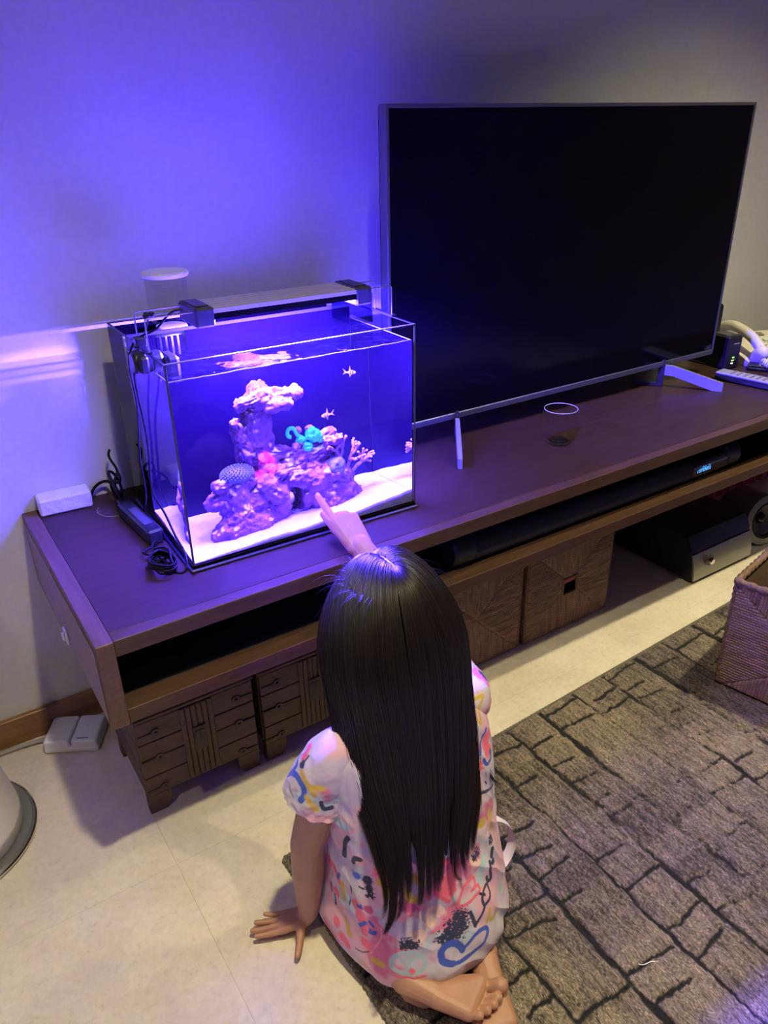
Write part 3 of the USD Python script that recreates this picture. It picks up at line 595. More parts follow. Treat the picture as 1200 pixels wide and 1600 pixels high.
# foam block
fm = box(-.163, -.055, -.052, -.002, H+.0005, H+.038, .004)
fm = trimesh.remesh.subdivide_to_size(np.asarray(fm.vertices), np.asarray(fm.faces), .006); fm = T(*fm); fm.merge_vertices()
fv = np.asarray(fm.vertices); fz = (fbm(fv*60, 3, 3)-.5)[:, None]*normals(fm)*.004; fz[fv[:, 2] < H+.003] = 0; fm.vertices = fv+fz
solo('foam_block', rotz(fm, -.06, A3(-.11, -.03, 0)), 'foam', 'white foam block at the back left corner of the console', 'foam', 40)

# ------------------------------------------------------------------ drinking glass
gx, gy = 1.027, -.372
pr_out = [(0, .0005), (.022, .0005), (.034, .004), (.045, .016), (.0510, .034), (.0515, .048), (.0485, .066), (.0440, .082), (.0418, .090)]
from scipy.interpolate import CubicSpline
zz = np.linspace(0, 1, 40); po = CubicSpline(np.linspace(0, 1, len(pr_out)), np.array(pr_out))(zz)
pin = [(r_-.0016, z_) for r_, z_ in po[::-1] if z_ > .009]
pin = [(max(r_, 0), z_) for r_, z_ in pin] + [(.024, .0085), (0, .008)]
t = thing('drinking_glass', 'empty rounded stemless drinking glass standing on the console before the television', 'glass', (gx, gy, H))
part(t, 'bowl', lathe([(0, .0005)] + [tuple(p_) for p_ in po[1:]] + [(.0410, .0908)] + pin, 64, (gx, gy, H)), 'drink_glass', True)

part(t, 'rim', tube(np.array([A3(gx+.0413*math.cos(a_), gy+.0413*math.sin(a_), H+.0912) for a_ in np.linspace(0, 2*np.pi, 65)[:-1]]), .0009, 6, True), 'rim_highlight', True)  # ring carries the painted highlight of the rim
part(t, 'base', lathe([(0, .0012), (.021, .0012), (.030, .0042), (.026, .0068), (.012, .0074), (0, .0074)], 48, (gx, gy, H)), 'drink_glass_solid', True)

# ------------------------------------------------------------------ right end of the console: modem, telephone, remotes, tall box
t = thing('modem', 'small upright black modem with three lit status lights beside the telephone', 'modem', (1.945, -.2, H))
def rm2(m): return rotz(m, -.12, A3(1.945, -.21, 0))
part(t, 'case', rm2(box(1.914, 1.976, -.235, -.15, H+.0005, H+.108, .005)), 'black_plastic')
part(t, 'top_vent', rm2(box(1.922, 1.968, -.22, -.165, H+.1082, H+.1092, .0004)), 'dark_grey')
part(t, 'lettering', rm2(cat([box(1.937+.0036*i, 1.9395+.0036*i, -.2362, -.2352, H+.082, H+.0855, .0001) for i in range(7)])), 'silver', label='tiny pale lettering')
for i, mm in enumerate(('led_white', 'led_lime', 'led_green')):
    part(t, 'status_light', rm2(box(1.940-.001*(2-i), 1.949-.001*(2-i), -.2364, -.2352, H+.018+.0095*i, H+.022+.0095*i, .0002)), mm)
t = thing('black_box', 'tall slim black box standing behind the right edge of the television', 'set-top box', (1.955, -.12, H))
part(t, 'case', box(1.925, 1.985, -.145, -.09, H+.0005, H+.19, .006), 'black_plastic')
part(t, 'foot', box(1.915, 1.995, -.155, -.08, H+.0003, H+.006, .001), 'black_plastic')
tc = A3(2.15, -.20, H)
t = thing('telephone', 'cream corded desk telephone at the right end of the console', 'telephone', tc)
def ph(m): return rotz(m, -.35, tc)
body = m3.Manifold.hull_points(np.array([(2.03, -.30, H+.001), (2.30, -.30, H+.001), (2.03, -.09, H+.001), (2.30, -.09, H+.001), (2.035, -.295, H+.022), (2.295, -.295, H+.022), (2.035, -.095, H+.06), (2.295, -.095, H+.06), (2.03, -.3, H+.018), (2.3, -.3, H+.018)]))
part(t, 'base', ph(untri(body)), 'cream_plastic')
hs = smooth_path([(2.063, -.315, H+.050), (2.063, -.28, H+.075), (2.063, -.20, H+.098), (2.063, -.12, H+.095), (2.063, -.085, H+.075)], 30)
part(t, 'handset', ph(untri(union([bone(hs[i], .017, hs[i+1], .017) for i in range(29)] + [bone(hs[0], .024, hs[0]+A3(0, .01, -.012), .026), bone(hs[-1], .024, hs[-1]+A3(0, -.006, -.008), .024)]))), 'cream_plastic', True)
slope = lambda y_: H+.022+(y_+.295)*(.038/.2)
for r_ in range(4):
    for q in range(3):
        x_, y_ = 2.13+.028*q, -.26+.03*r_
        part(t, 'key', ph(move(rot(box(-.009, .009, -.0085, .0085, -.002, .005, .002), (1, 0, 0), .187), (x_, y_, slope(y_)+.002))), 'white_plastic')
part(t, 'display', ph(move(rot(box(-.045, .045, -.012, .012, -.002, .003, .001), (1, 0, 0), .187), (2.16, -.125, slope(-.125)+.002))), 'grey_button')
for q in range(4): part(t, 'memory_key', ph(move(rot(box(-.012, .012, -.006, .006, -.002, .004, .001), (1, 0, 0), .187), (2.245, -.25+.03*q, slope(-.25+.03*q)+.002))), 'grey_button')
cc = smooth_path([(2.05, -.345, H+.03), (2.06, -.37, H+.02), (2.09, -.39, H+.014), (2.14, -.39, H+.014), (2.19, -.36, H+.014), (2.22, -.32, H+.014)], 400)
ang = np.linspace(0, 2*np.pi*34, 400); tg = np.gradient(cc, axis=0); tg /= np.linalg.norm(tg, axis=1)[:, None]; sd = np.cross(tg, (0, 0, 1.0))
part(t, 'coiled_cord', ph(tube(cc + .009*(np.cos(ang)[:, None]*sd + np.sin(ang)[:, None]*A3(0, 0, 1)), .0026, 6)), 'white_plastic', True)
def remote(name, cx, cy, ang_, L, wd, hh, m_top, m_side, label, lift=0):
    t_ = thing(name, label, 'remote control', (cx, cy, H))
    r_ = lambda m: rotz(move(m, (cx, cy, H)), ang_, A3(cx, cy, 0))
    part(t_, 'body', r_(box(-wd/2, wd/2, -L/2, L/2, .0006, hh*.7, .004)), m_side)
    part(t_, 'face', r_(box(-wd/2+.001, wd/2-.001, -L/2+.001, L/2-.001, hh*.7+.0002, hh, .003)), m_top)
    for a_ in range(8):
        for b_ in range(3):
            part(t_, 'button', r_(box(-wd*.3+wd*.3*b_-.0045, -wd*.3+wd*.3*b_+.0045, L*.28-a_*L*.09-.004, L*.28-a_*L*.09+.004, hh+.0002, hh+.0022, .0008)), 'grey_button')
remote('remote_control', 1.845, -.375, .16, .22, .052, .026, 'silver', 'black_plastic', 'silver faced remote control lying before the modem')
remote('remote_control', 2.03, -.335, .5, .17, .045, .018, 'black_plastic', 'black_plastic', 'black remote control lying beside the telephone cord')

# ------------------------------------------------------------------ soundbar in the slot
t = thing('soundbar', 'long black soundbar with a lit blue display lying in the console slot', 'soundbar', (1.07, -.52, CB+.03))
SZ = CB+.0312
def ell(x0_, x1_, ry_, rz_, cy_, cz_, seg=28):
    a_ = np.linspace(0, 2*np.pi, seg, endpoint=False); prof_ = np.stack([cy_+ry_*np.sign(np.cos(a_))*np.abs(np.cos(a_))**.7, cz_+rz_*np.sign(np.sin(a_))*np.abs(np.sin(a_))**.7], 1)
    m_ = extrude_poly(Polygon(prof_), x1_-x0_); v_ = np.asarray(m_.vertices); m_.vertices = np.stack([x0_+v_[:, 2], v_[:, 0], v_[:, 1]], 1); return m_
part(t, 'grille_body', ell(.62, 1.36, .032, .029, -.515, SZ+.0325), 'black_cloth')
part(t, 'control_section', ell(1.3605, 1.505, .033, .030, -.515, SZ+.0325), 'black_gloss')
for x_ in (.56, 1.5055):
    part(t, 'end_pod', tube([A3(x_, -.515, SZ+.037), A3(x_+.008, -.515, SZ+.037), A3(x_+.055, -.515, SZ+.037), A3(x_+.063, -.515, SZ+.037)], [.031, .0365, .0365, .031], 32), 'black_plastic')
dm = meshkit.text_mesh('STEREO', .0095, .0006, True)
dv = np.asarray(dm.vertices); dm.vertices = np.stack([dv[:, 0], -dv[:, 2], dv[:, 1]], 1)
part(t, 'display_text', move(dm, (1.383, -.5492, SZ+.027)), 'display_blue', False, label='lit blue word on the display')
part(t, 'display_mark', cat([box(1.378, 1.380, -.5495, -.549, SZ+.026, SZ+.034, 0), box(1.396, 1.412, -.5495, -.549, SZ+.040, SZ+.0415, 0), box(1.422, 1.430, -.5495, -.549, SZ+.040, SZ+.0415, 0)]), 'display_blue', False)
for x_ in (.66, 1.40): part(t, 'foot', box(x_, x_+.06, -.53, -.5, SZ+.0004, SZ+.006, .001), 'black_plastic')

# ------------------------------------------------------------------ wooden chests under the console
def chest(x0_, x1_, yf, yb, zt, label):
    t_ = thing('wooden_chest', label, 'chest', ((x0_+x1_)/2, (yf+yb)/2, 0))
    fz0 = .055; w_ = x1_-x0_
    part(t_, 'body', box(x0_+.006, x1_-.006, yf+.010, yb-.004, fz0, zt-.012, .002), 'old_wood')
    zs = [fz0-.004, .118, .150 if False else .186, zt]
    zs = [fz0-.006, .10, .148, .190, zt-.012]
    for i in range(4):
        part(t_, 'plank', box(x0_, x1_, yf, yf+.012, zs[i]+.0008, zs[i+1]-.0008, .0015), 'old_wood')
    for i in range(3):
        part(t_, 'side_plank', box(x0_-.001, x0_+.0055, yf+.013, yb, fz0+(zt-.012-fz0)*i/3+.0008, fz0+(zt-.012-fz0)*(i+1)/3-.0008, .0012), 'old_wood')
    part(t_, 'lid', box(x0_-.004, x1_+.004, yf-.004, yb+.002, zt-.011, zt, .003), 'old_wood')
    for xa, xb, xi in ((x0_, x0_+.05, 1), (x1_-.05, x1_, -1)):
        pf = [(xa, 0.0005), (xb-.012 if xi > 0 else xb, 0.0005), (xb, .024), (xb, fz0-.0066), (xa, fz0-.0066)] if xi > 0 else [(xb, .0005), (xa+.012, .0005), (xa, .024), (xa, fz0-.0066), (xb, fz0-.0066)]
        m_ = extrude_poly(Polygon(pf), .02); v_ = np.asarray(m_.vertices); m_.vertices = np.stack([v_[:, 0], yf+.002+v_[:, 2], v_[:, 1]], 1)
        part(t_, 'foot', m_, 'old_wood')
        part(t_, 'foot', box(xa, xa+.02, yb-.03, yb-.004, .0005, fz0-.0066, .002), 'old_wood')
    cx_ = (x0_+x1_)/2
    for i in range(6):
        xx = cx_-.036+.012*i
        part(t_, 'centre_rib', box(xx+.0006, xx+.0114, yf-.0045, yf-.0003, fz0, zt-.0125, .002), 'old_wood')
    part(t_, 'hasp', cat([box(cx_-.014, cx_+.014, yf-.0075, yf-.0048, .125, .188, .001), box(cx_-.010, cx_+.010, yf-.009, yf-.0076, .150, .178, .0008)]), 'old_iron')
    part(t_, 'key_slot', cat([box(cx_-.002, cx_+.002, yf-.0096, yf-.0091, .155, .168, 0), tube([A3(cx_, yf-.0091, .170), A3(cx_, yf-.0097, .170)], .0035, 12)]), 'shade_black')
    for z_ in (.210, .143, .062):
        for s_ in (-1, 1):
            xe = x0_+.001 if s_ < 0 else x1_-.001; d_ = -s_
            strap = cat([box(min(xe, xe+d_*.032), max(xe, xe+d_*.032), yf-.0022, yf-.0002, z_-.004, z_+.004, .0008), tube([A3(xe+d_*.038, yf-.0002, z_+.002), A3(xe+d_*.038, yf-.0026, z_+.002)], .0095, 16)])
            st = part(t_, 'iron_strap', strap, 'old_iron')
            part(st, 'nail', sphere((xe+d_*.038, yf-.003, z_+.002), .003, 1), 'chrome' if False else 'old_iron')
chest(-.131, .124, -.402, -.17, .258, 'small dark wooden chest with iron straps, under the left end of the console')
chest(.143, .40, -.402, -.17, .258, 'second dark wooden chest behind the girl, right of the first chest')

# ------------------------------------------------------------------ seagrass boxes
def weave(p0, ex, ey, nrm, w_, h_, centre, period=.0062, depth=.0032, hole=None, step=.0019, seed=0, taper=None):
    """one woven face: strands run square to the edge of each of the four triangles that meet at the centre"""
    nx, ny = int(w_/step), int(h_/step)
    a_, b_ = np.meshgrid(np.linspace(0, w_, nx), np.linspace(0, h_, ny))
    da, db = (a_-centre[0])/w_*h_, b_-centre[1]
    vert = np.abs(db) > np.abs(da)
    wob = .004*(fbm(np.stack([a_*30, b_*30, 0*a_+seed], -1), 3, seed)-.5)
    cA = np.where(vert, a_, b_) + wob; along = np.where(vert, b_, a_)
    ph_ = cA/period; tw = np.sin(2*np.pi*(along/.008 + np.floor(ph_)*.37))
    r_ = np.abs(np.sin(np.pi*ph_))**.6
    seam = np.exp(-((np.abs(db)-np.abs(da))/.004)**2)
    hgt = depth*(r_ + .12*tw*r_ + .5*(fbm(np.stack([a_*160, b_*160, 0*a_], -1), 2, seed+1)-.5)) - depth*.8*seam
    ed = np.clip(np.minimum.reduce([a_, w_-a_, b_, h_-b_])/.004, 0, 1); hgt = hgt*ed
    P = p0 + a_[..., None]*ex + b_[..., None]*ey + hgt[..., None]*nrm
    if taper is not None: P = P + ((a_/w_-.5)*2*(b_/h_)*taper)[..., None]*ex
    t_ = fbm(np.stack([np.floor(ph_)*1.7, along*30, vert*9.], -1), 3, seed+2)
    c_ = A3(.30, .175, .115)[None, None]*(.45+1.1*t_[..., None]) * (.45+.55*r_[..., None])
    c_ = c_*(1+.16*tw[..., None]*r_[..., None])
    m_ = grid_mesh(P); col_ = c_.reshape(-1, 3)
    if hole is not None:
        fa = np.asarray(m_.faces); cx_ = np.stack([a_.ravel(), b_.ravel()], 1)[fa].mean(1)
        keep = ~((cx_[:, 0] > hole[0]) & (cx_[:, 0] < hole[1]) & (cx_[:, 1] > hole[2]) & (cx_[:, 1] < hole[3]))
        m_ = T(np.asarray(m_.vertices), fa[keep])
    return m_, col_
def crate(x0_, x1_, yf, yb, zt, label, hole, seed, red=False):
    t_ = thing('seagrass_box', label, 'storage box', ((x0_+x1_)/2, (yf+yb)/2, 0))
    w_ = x1_-x0_
    m_, c_ = weave(A3(x0_, yf, .002), A3(1, 0, 0), A3(0, 0, 1), A3(0, -1, 0), w_, zt-.002, (w_/2, zt*.5), hole=hole, seed=seed)
    part(t_, 'woven_front', m_, 'seagrass', True, colors=c_)
    m_, c_ = weave(A3(x0_, yb, .002), A3(0, -1, 0), A3(0, 0, 1), A3(-1, 0, 0), yb-yf, zt-.002, ((yb-yf)/2, zt*.5), seed=seed+5, step=.003)
    part(t_, 'woven_side', m_, 'seagrass', True, colors=c_)
    m_, c_ = weave(A3(x1_, yf, .002), A3(0, 1, 0), A3(0, 0, 1), A3(1, 0, 0), yb-yf, zt-.002, ((yb-yf)/2, zt*.5), seed=seed+9, step=.003)
    part(t_, 'woven_side', m_, 'seagrass', True, colors=c_)
    part(t_, 'back_wall', box(x0_+.002, x1_-.002, yb-.008, yb-.001, .002, zt, .001), 'seagrass_rim')
    part(t_, 'bottom', box(x0_+.002, x1_-.002, yf+.012, yb-.009, .0008, .008, .001), 'seagrass_rim')
    for xx in (x0_, x1_):
        pts_ = np.stack([np.full(80, xx), np.full(80, yf), np.linspace(.006, zt, 80)], 1)
        part(t_, 'corner_braid', tube(pts_, .0042+.0012*np.sin(np.arange(80)*1.6), 10), 'seagrass_rim', True)
    part(t_, 'rim_braid', tube(np.stack([np.linspace(x0_, x1_, 120), np.full(120, yf), np.full(120, zt)], 1), .0048+.0012*np.sin(np.arange(120)*1.6), 10), 'seagrass_rim', True)
    if hole is not None:
        a_, b_, c0, d_ = hole
        pts_ = [A3(x0_+a_, yf-.002, .002+c0), A3(x0_+b_, yf-.002, .002+c0), A3(x0_+b_, yf-.002, .002+d_), A3(x0_+a_, yf-.002, .002+d_)]
        part(t_, 'handle_rim', tube(np.array([pts_[i]*(1-k_)+pts_[(i+1) % 4]*k_ for i in range(4) for k_ in (0, .25, .5, .75)]), .0035, 8, True), 'seagrass_rim', True)
        part(t_, 'inner_dark', box(x0_+.02, x1_-.02, yf+.05, yf+.052, .01, zt-.04, 0), 'shade_black', False)  # black sheet stands for the shade inside the box
    return t_
crate(.60, .905, -.402, -.12, .30, 'square seagrass storage box without handle hole, beside the girl', None, 3)
crate(.925, 1.247, -.405, -.12, .30, 'seagrass storage box with a square handle hole', (.137, .189, .115, .166), 11)
solo('red_cloth', box(1.045, 1.135, -.402, -.394, .146, .19, .003), 'red_velvet', 'scrap of red cloth showing in the handle hole of the seagrass box', 'cloth')

# ------------------------------------------------------------------ black player and round speaker under the console
t = thing('black_player', 'flat black box with silver front panel and round knob, under the console', 'media player', (1.73, -.3, 0))
def prism_x(prof_, xa, xb):
    m_ = extrude_poly(Polygon(prof_), xb-xa); v_ = np.asarray(m_.vertices); m_.vertices = np.stack([xa+v_[:, 2], v_[:, 0], v_[:, 1]], 1); return m_
curve = [(-.474+.11*(z_/.15)**2.2*.42, z_) for z_ in np.linspace(.012, .150, 14)]
part(t, 'case', prism_x([(-.10, .012)] + [(y_+.006, z_) for y_, z_ in curve] + [(-.10, .154)], 1.572, 1.872), 'black_plastic')
part(t, 'silver_panel', prism_x([(y_, z_) for y_, z_ in curve if z_ < .102] + [(y_+.0058, z_) for y_, z_ in curve[::-1] if z_ < .102], 1.574, 1.870), 'front_silver')
part(t, 'gloss_strip', prism_x([(y_, z_) for y_, z_ in curve if z_ > .1] + [(y_+.0058, z_) for y_, z_ in curve[::-1] if z_ > .1], 1.574, 1.870), 'black_gloss')
kb = part(t, 'knob', tube([A3(1.645, -.473, .066), A3(1.645, -.483, .066), A3(1.645, -.485, .066)], [.0115, .0105, .008], 28), 'chrome')
part(kb, 'knob_ring', tube([A3(1.645, -.472, .066) + .0165*A3(math.cos(a_), 0, math.sin(a_)) for a_ in np.linspace(0, 2*np.pi, 37)[:-1]], .0014, 6, True), 'dark_grey', True)
for x_ in (1.58, 1.84):
    for y_ in (-.45, -.13): part(t, 'foot', lathe([(0, .0005), (.012, .0005), (.012, .0118), (0, .0118)], 20, (x_+.01, y_, 0)), 'black_plastic')
t = thing('round_speaker', 'grey speaker with a round dark cone, right of the black player', 'speaker', (1.98, -.40, 0))
spc = A3(1.985, -.44, .093)
def axis_lathe(prof_, c_, tilt=0, yaw=0, seg=48):
    m_ = lathe(prof_, seg); m_ = rot(m_, (1, 0, 0), math.pi/2 + tilt); m_ = rotz(m_, yaw); return move(m_, c_)
part(t, 'housing', axis_lathe([(0, -.16), (.06, -.16), (.088, -.12), (.09, -.02), (.088, 0), (.066, .004), (.066, -.002)], spc, -.12, -.2), 'speaker_grey', 40)
part(t, 'surround', axis_lathe([(.0655, -.001), (.062, .004), (.056, .002), (.053, -.004)], spc, -.12, -.2), 'cable_rubber', True)
part(t, 'cone', axis_lathe([(.0528, -.004), (.030, -.024), (.020, -.028), (0, -.028)], spc, -.12, -.2), 'dark_grey', True)
part(t, 'dust_cap', axis_lathe([(.020, -.0275), (.017, -.017), (.010, -.012), (0, -.0105)], spc, -.12, -.2), 'black_gloss', True)
part(t, 'stand', box(1.93, 2.04, -.42, -.32, .0005, .01, .003), 'speaker_grey')
# red cloth under the right end
nx_ = 90
gx_, gz_ = np.meshgrid(np.linspace(1.92, 2.55, nx_*2), np.linspace(0, 1, 50))
fold = .006*np.sin(gx_*70+2*np.sin(gx_*13)) + .003*np.sin(gx_*150+gz_*4)
P = np.stack([gx_, -.075 - .05*(1-gz_) + fold*(1.1-.5*gz_), .003 + .385*gz_], -1)
m_ = grid_mesh(P); m2 = grid_mesh(P + A3(0, .004, 0), True)
solo('red_curtain', cat([m_, m2]), 'red_velvet', 'dark red folded velvet cloth hanging under the right end of the console', 'cloth', True)

# ------------------------------------------------------------------ router and cable at the left, lamp base
t = thing('white_router', 'flat white two-part network box on the floor by the baseboard', 'router', (-.205, -.075, 0))
def rr(m): return rotz(m, -.52, A3(-.205, -.075, 0))
def slab(x0_, x1_, y0_, y1_, z0_, z1_, r_):
    ms = [ball((x, y, z), r_, 16) for x in (x0_+r_, x1_-r_) for y in (y0_+r_, y1_-r_) for z in (z0_+r_, z1_-r_)]
    return untri(m3.Manifold.batch_hull(ms))
part(t, 'base', rr(slab(-.268, -.142, -.122, -.028, .0008, .018, .006)), 'router_plastic', True)
part(t, 'top_half', rr(slab(-.267, -.2062, -.121, -.029, .012, .036, .006)), 'router_plastic', True)
part(t, 'top_half', rr(slab(-.2038, -.143, -.121, -.029, .012, .036, .006)), 'router_plastic', True)
part(t, 'mark', rr(cat([box(-.190, -.165, -.113, -.110, .0361, .0364, 0), box(-.226, -.224, -.078, -.076, .0361, .0364, 0), box(-.220, -.218, -.078, -.076, .0361, .0364, 0), box(-.177, -.175, -.072, -.070, .0361, .0364, 0)])), 'grey_button', False)
cable('wall_cable', [A3(-.9, -.035, .006), A3(-.6, -.030, .006), A3(-.45, -.034, .006), A3(-.36, -.03, .006), A3(-.30, -.036, .008), A3(-.265, -.045, .010)], .005, 'grey cable running along the baseboard to the white router', m_='grey_cable')
lc = (-.505, -.235)
t = thing('tower_fan', 'white column of a tower fan on a round grey disc base', 'fan', (*lc, 0))
part(t, 'base_disc', lathe([(0, .0005), (.166, .0005), (.170, .004), (.170, .010), (.164, .014), (.11, .017), (0, .017)], 96, (*lc, 0)), 'disc_grey')
part(t, 'base_ring', lathe([(.1702, .002), (.173, .005), (.173, .009), (.1702, .011)], 96, (*lc, 0)), 'chrome')
part(t, 'column', lathe([(0, .0175), (.148, .0175), (.146, .05), (.134, .12), (.124, .25), (.120, .45), (.118, .60), (.10, .64), (0, .65)], 80, (*lc, 0)), 'lamp_white', True)

# ------------------------------------------------------------------ rug
rng = np.random.default_rng(11)
RX0, RX1, RY0 = .052, 2.75, -2.3
step = .0042
def yb_of(x): return -.664 + .038*(x-.052)
lines_x = [.175, .30, .425, .545, .655, .760, .882, .997, 1.125, 1.243, 1.38, 1.50, 1.62, 1.75, 1.88, 2.0, 2.13, 2.26, 2.4, 2.52, 2.65]
cuts = {}
for i in range(-1, len(lines_x)):
    y_ = -.64 - rng.uniform(0, .06); cs = []
    while y_ > RY0:
        cs.append((y_, rng.uniform(-.25, .25), rng.random() < .84, rng.uniform(.5, 1.25))); y_ -= rng.choice([.045, .06, .075, .095, .12], p=[.2, .25, .25, .2, .1])
    cuts[i] = cs
def rug_patch(x0_, x1_, y0_, st, top_edge):
    nx, ny = int((x1_-x0_)/st), int((abs(y0_)-.62)/st)
    xs = np.linspace(x0_, x1_, nx); s_ = np.linspace(0, 1, ny)
    X = np.broadcast_to(xs, (ny, nx)).copy(); yb_ = yb_of(X); Y = yb_ + (y0_-yb_)*s_[:, None]
    p2 = np.stack([X, Y, 0*X], -1)
    wx = .022*(fbm(p2*A3(5, 5, 1), 3, 31)-.5) + .010*(fbm(p2*40, 2, 32)-.5)
    xw = X + wx
    lx = np.array(lines_x); wl = np.array([.0032+.0062*((i*37) % 11)/10 for i in range(len(lx))])
    g_ = np.zeros_like(X); idx = np.searchsorted(lx, xw)-1
    for i, (l_, w_) in enumerate(zip(lx, wl)):
        soft = .5+.9*fbm(np.stack([Y*9+i*7, 0*Y, 0*Y], -1), 2, 40)
        g_ = np.maximum(g_, np.exp(-((xw-l_)/(w_*soft))**4)*np.clip(soft*1.3-.15, 0, 1))
    wy = .018*(fbm(p2*A3(14, 9, 1), 3, 33)-.5) + .010*(fbm(p2*50, 2, 34)-.5)
    for i, cs in cuts.items():
        mk = idx == i
        if not mk.any(): continue
        xa = lx[i] if i >= 0 else RX0; xb = lx[i+1] if i+1 < len(lx) else RX1
        xm, ym, wv = xw[mk], Y[mk], wy[mk]; gg = np.zeros(mk.sum())
        for y_, sl, on_, frac in cs:
            if not on_: continue
            rel = (xm-xa)/(xb-xa); e = np.clip((frac-rel)/.08, 0, 1) if (int(y_*1e4) % 2) else np.clip((rel-(1-frac))/.08, 0, 1)
            gg = np.maximum(gg, np.exp(-((ym+wv-y_-sl*(xm-(xa+xb)/2)*.5)/.0042)**4)*e)
        g_[mk] = np.maximum(g_[mk], gg)
    wear = np.clip((fbm(p2*A3(2.2, 2.2, 1)+5, 3, 35)-.34)/.16, .30, 1); fray = fbm(p2*A3(150, 90, 1), 3, 44); fray2 = fbm(p2*A3(26, 26, 1), 3, 45)
    g_ = np.clip((g_*wear*(.55+.9*fray2) + (fray-.5)*1.0 - .20)/.35, 0, 1)*np.clip(g_*4, 0, 1)
    blk = fbm(np.stack([idx*3.7, np.round(Y/.06)*1.3, 0*X], -1), 2, 36)
    streak = fbm(p2*A3(260, 34, 1), 4, 37); cloud = fbm(p2*A3(5, 4, 1), 3, 38); fine = fbm(p2*A3(420, 300, 1), 2, 39)
    tone = .17+.62*np.clip((streak-.25)*1.7, 0, 1) + .40*(blk-.5) + .65*(cloud-.5) + .9*(fine-.5)
    tone = np.clip(tone, .04, 1.1)[..., None]
    warm = np.clip(cloud*1.6-.3, 0, 1)[..., None]
    c_ = (A3(.034, .029, .028) + tone*(A3(.275, .21, .20)*(1-warm) + A3(.285, .23, .165)*warm))
    c_ = c_*(1-g_[..., None]) + A3(.014, .014, .018)*g_[..., None]
    Zz = .0125 - .0030*g_ + .0030*(streak-.5) + .0022*(fine-.5) + .002*(cloud-.5)
    ex = np.minimum(np.minimum(X-x0_ if x0_ == RX0 else 1+0*X, s_[:, None]*1.2), 1)
    Zz = Zz*np.clip(.35+ex/.006*.65, 0, 1)
    return grid_mesh(np.stack([X, Y, Zz], -1), True), c_.reshape(-1, 3)
rg = thing('rug', 'shaggy brown rug with a dark carved grid of irregular blocks', 'rug', (1.4, -1.4, 0))
a, b = rug_patch(RX0, 1.45, -1.42, .0030, True); part(rg, 'pile', a, 'rug_pile', True, colors=b)
a, b = rug_patch(1.45, RX1, -2.3, .009, True); part(rg, 'pile', a, 'rug_pile', True, colors=b)
part(rg, 'backing', T(np.array([(RX0, yb_of(RX0), .0015), (RX1, yb_of(RX1), .0015), (RX1, RY0, .0015), (RX0, RY0, .0015)]), [[3, 2, 1, 0], [0, 1, 2, 3]]), 'rug_hem', False)
part(rg, 'pile', box(RX0, 1.45, RY0, -1.4205, .002, .0125, .001), 'rug_hem', False)
n_ = 700
yy = np.linspace(yb_of(RX0), -1.5, n_); xx = np.full(n_, RX0-.001)
part(rg, 'hem_stitching', tube(np.stack([xx+.0006*np.sin(np.arange(n_)*.9), yy, np.full(n_, .0068)], 1), .0052+.0011*np.sin(np.arange(n_)*1.55), 10), 'rug_hem', True)
xx = np.linspace(RX0, RX1, 1100)
part(rg, 'hem_stitching', tube(np.stack([xx, yb_of(xx)+.001, np.full(1100, .0062)], 1), .0042+.0008*np.sin(np.arange(1100)*1.55), 8), 'rug_hem', True)
solo('white_thread', tube(smooth_path([A3(.455, -1.205, .0165), A3(.463, -1.212, .0172), A3(.474, -1.214, .0168), A3(.482, -1.219, .016)], 24), .0008, 6), 'white_plastic', 'short white thread lying on the rug', 'thread', True)

# ------------------------------------------------------------------ seagrass basket at the right
BA = A3(1.213, -.815, .0175); e1 = A3(.2, -.98, 0)/np.linalg.norm((.2, -.98)); e2 = A3(.98, .2, 0)/np.linalg.norm((.98, .2))
BL, BW, BH, fl = .40, .34, .302, .002
t = thing('seagrass_basket', 'open brown seagrass basket standing on the rug at the right', 'basket', BA)
up = A3(0, 0, 1)
def bface(p0, ex, L, nrm, seed, step=.0019):
    eyv = up*BH + nrm*fl; hh = np.linalg.norm(eyv)
    m_, c_ = weave(p0, ex, eyv/hh, nrm, L, hh, (L/2, hh*.46), period=.0074, depth=.0042, seed=seed, step=step, taper=fl)
    return m_, c_
for (p0, ex, L, nrm, sd_) in ((BA, e1, BL, -e2, 21), (BA+e1*BL, e2, BW, e1, 23), (BA+e1*BL+e2*BW, -e1, BL, e2, 25), (BA+e2*BW, -e2, BW, -e1, 27)):
    m_, c_ = bface(p0, ex, L, nrm, sd_); part(t, 'woven_side', m_, 'seagrass', True, colors=c_)
cor = [BA, BA+e1*BL, BA+e1*BL+e2*BW, BA+e2*BW]; sg_ = [(-1, -1), (-1, 1), (1, 1), (1, -1)]
topc = [c_ + up*BH + e2*fl*s_[0] + e1*fl*s_[1] for c_, s_ in zip(cor, sg_)]
ins = [c_ + e2*.014*-s_[0] + e1*.014*-s_[1] for c_, s_ in zip(topc, sg_)]; inb = [c_ + up*.012 + e2*.014*-s_[0] + e1*.014*-s_[1] for c_, s_ in zip(cor, sg_)]
part(t, 'lining', T(np.array(ins+inb), [[0, 4, 5, 1], [1, 5, 6, 2], [2, 6, 7, 3], [3, 7, 4, 0], [4, 7, 6, 5]]), 'basket_lining', False)
rimp = np.concatenate([np.linspace(topc[i], topc[(i+1) % 4], 60, endpoint=False) for i in range(4)])
part(t, 'rim_braid', tube(rimp - A3(0, 0, .002), .0088+.0018*np.sin(np.arange(240)*1.5), 12, True), 'seagrass_rim', True)
for i in range(4): part(t, 'corner_braid', tube(np.linspace(cor[i]+A3(0, 0, .004), topc[i], 70), .0055+.0013*np.sin(np.arange(70)*1.6), 10), 'seagrass_rim', True)
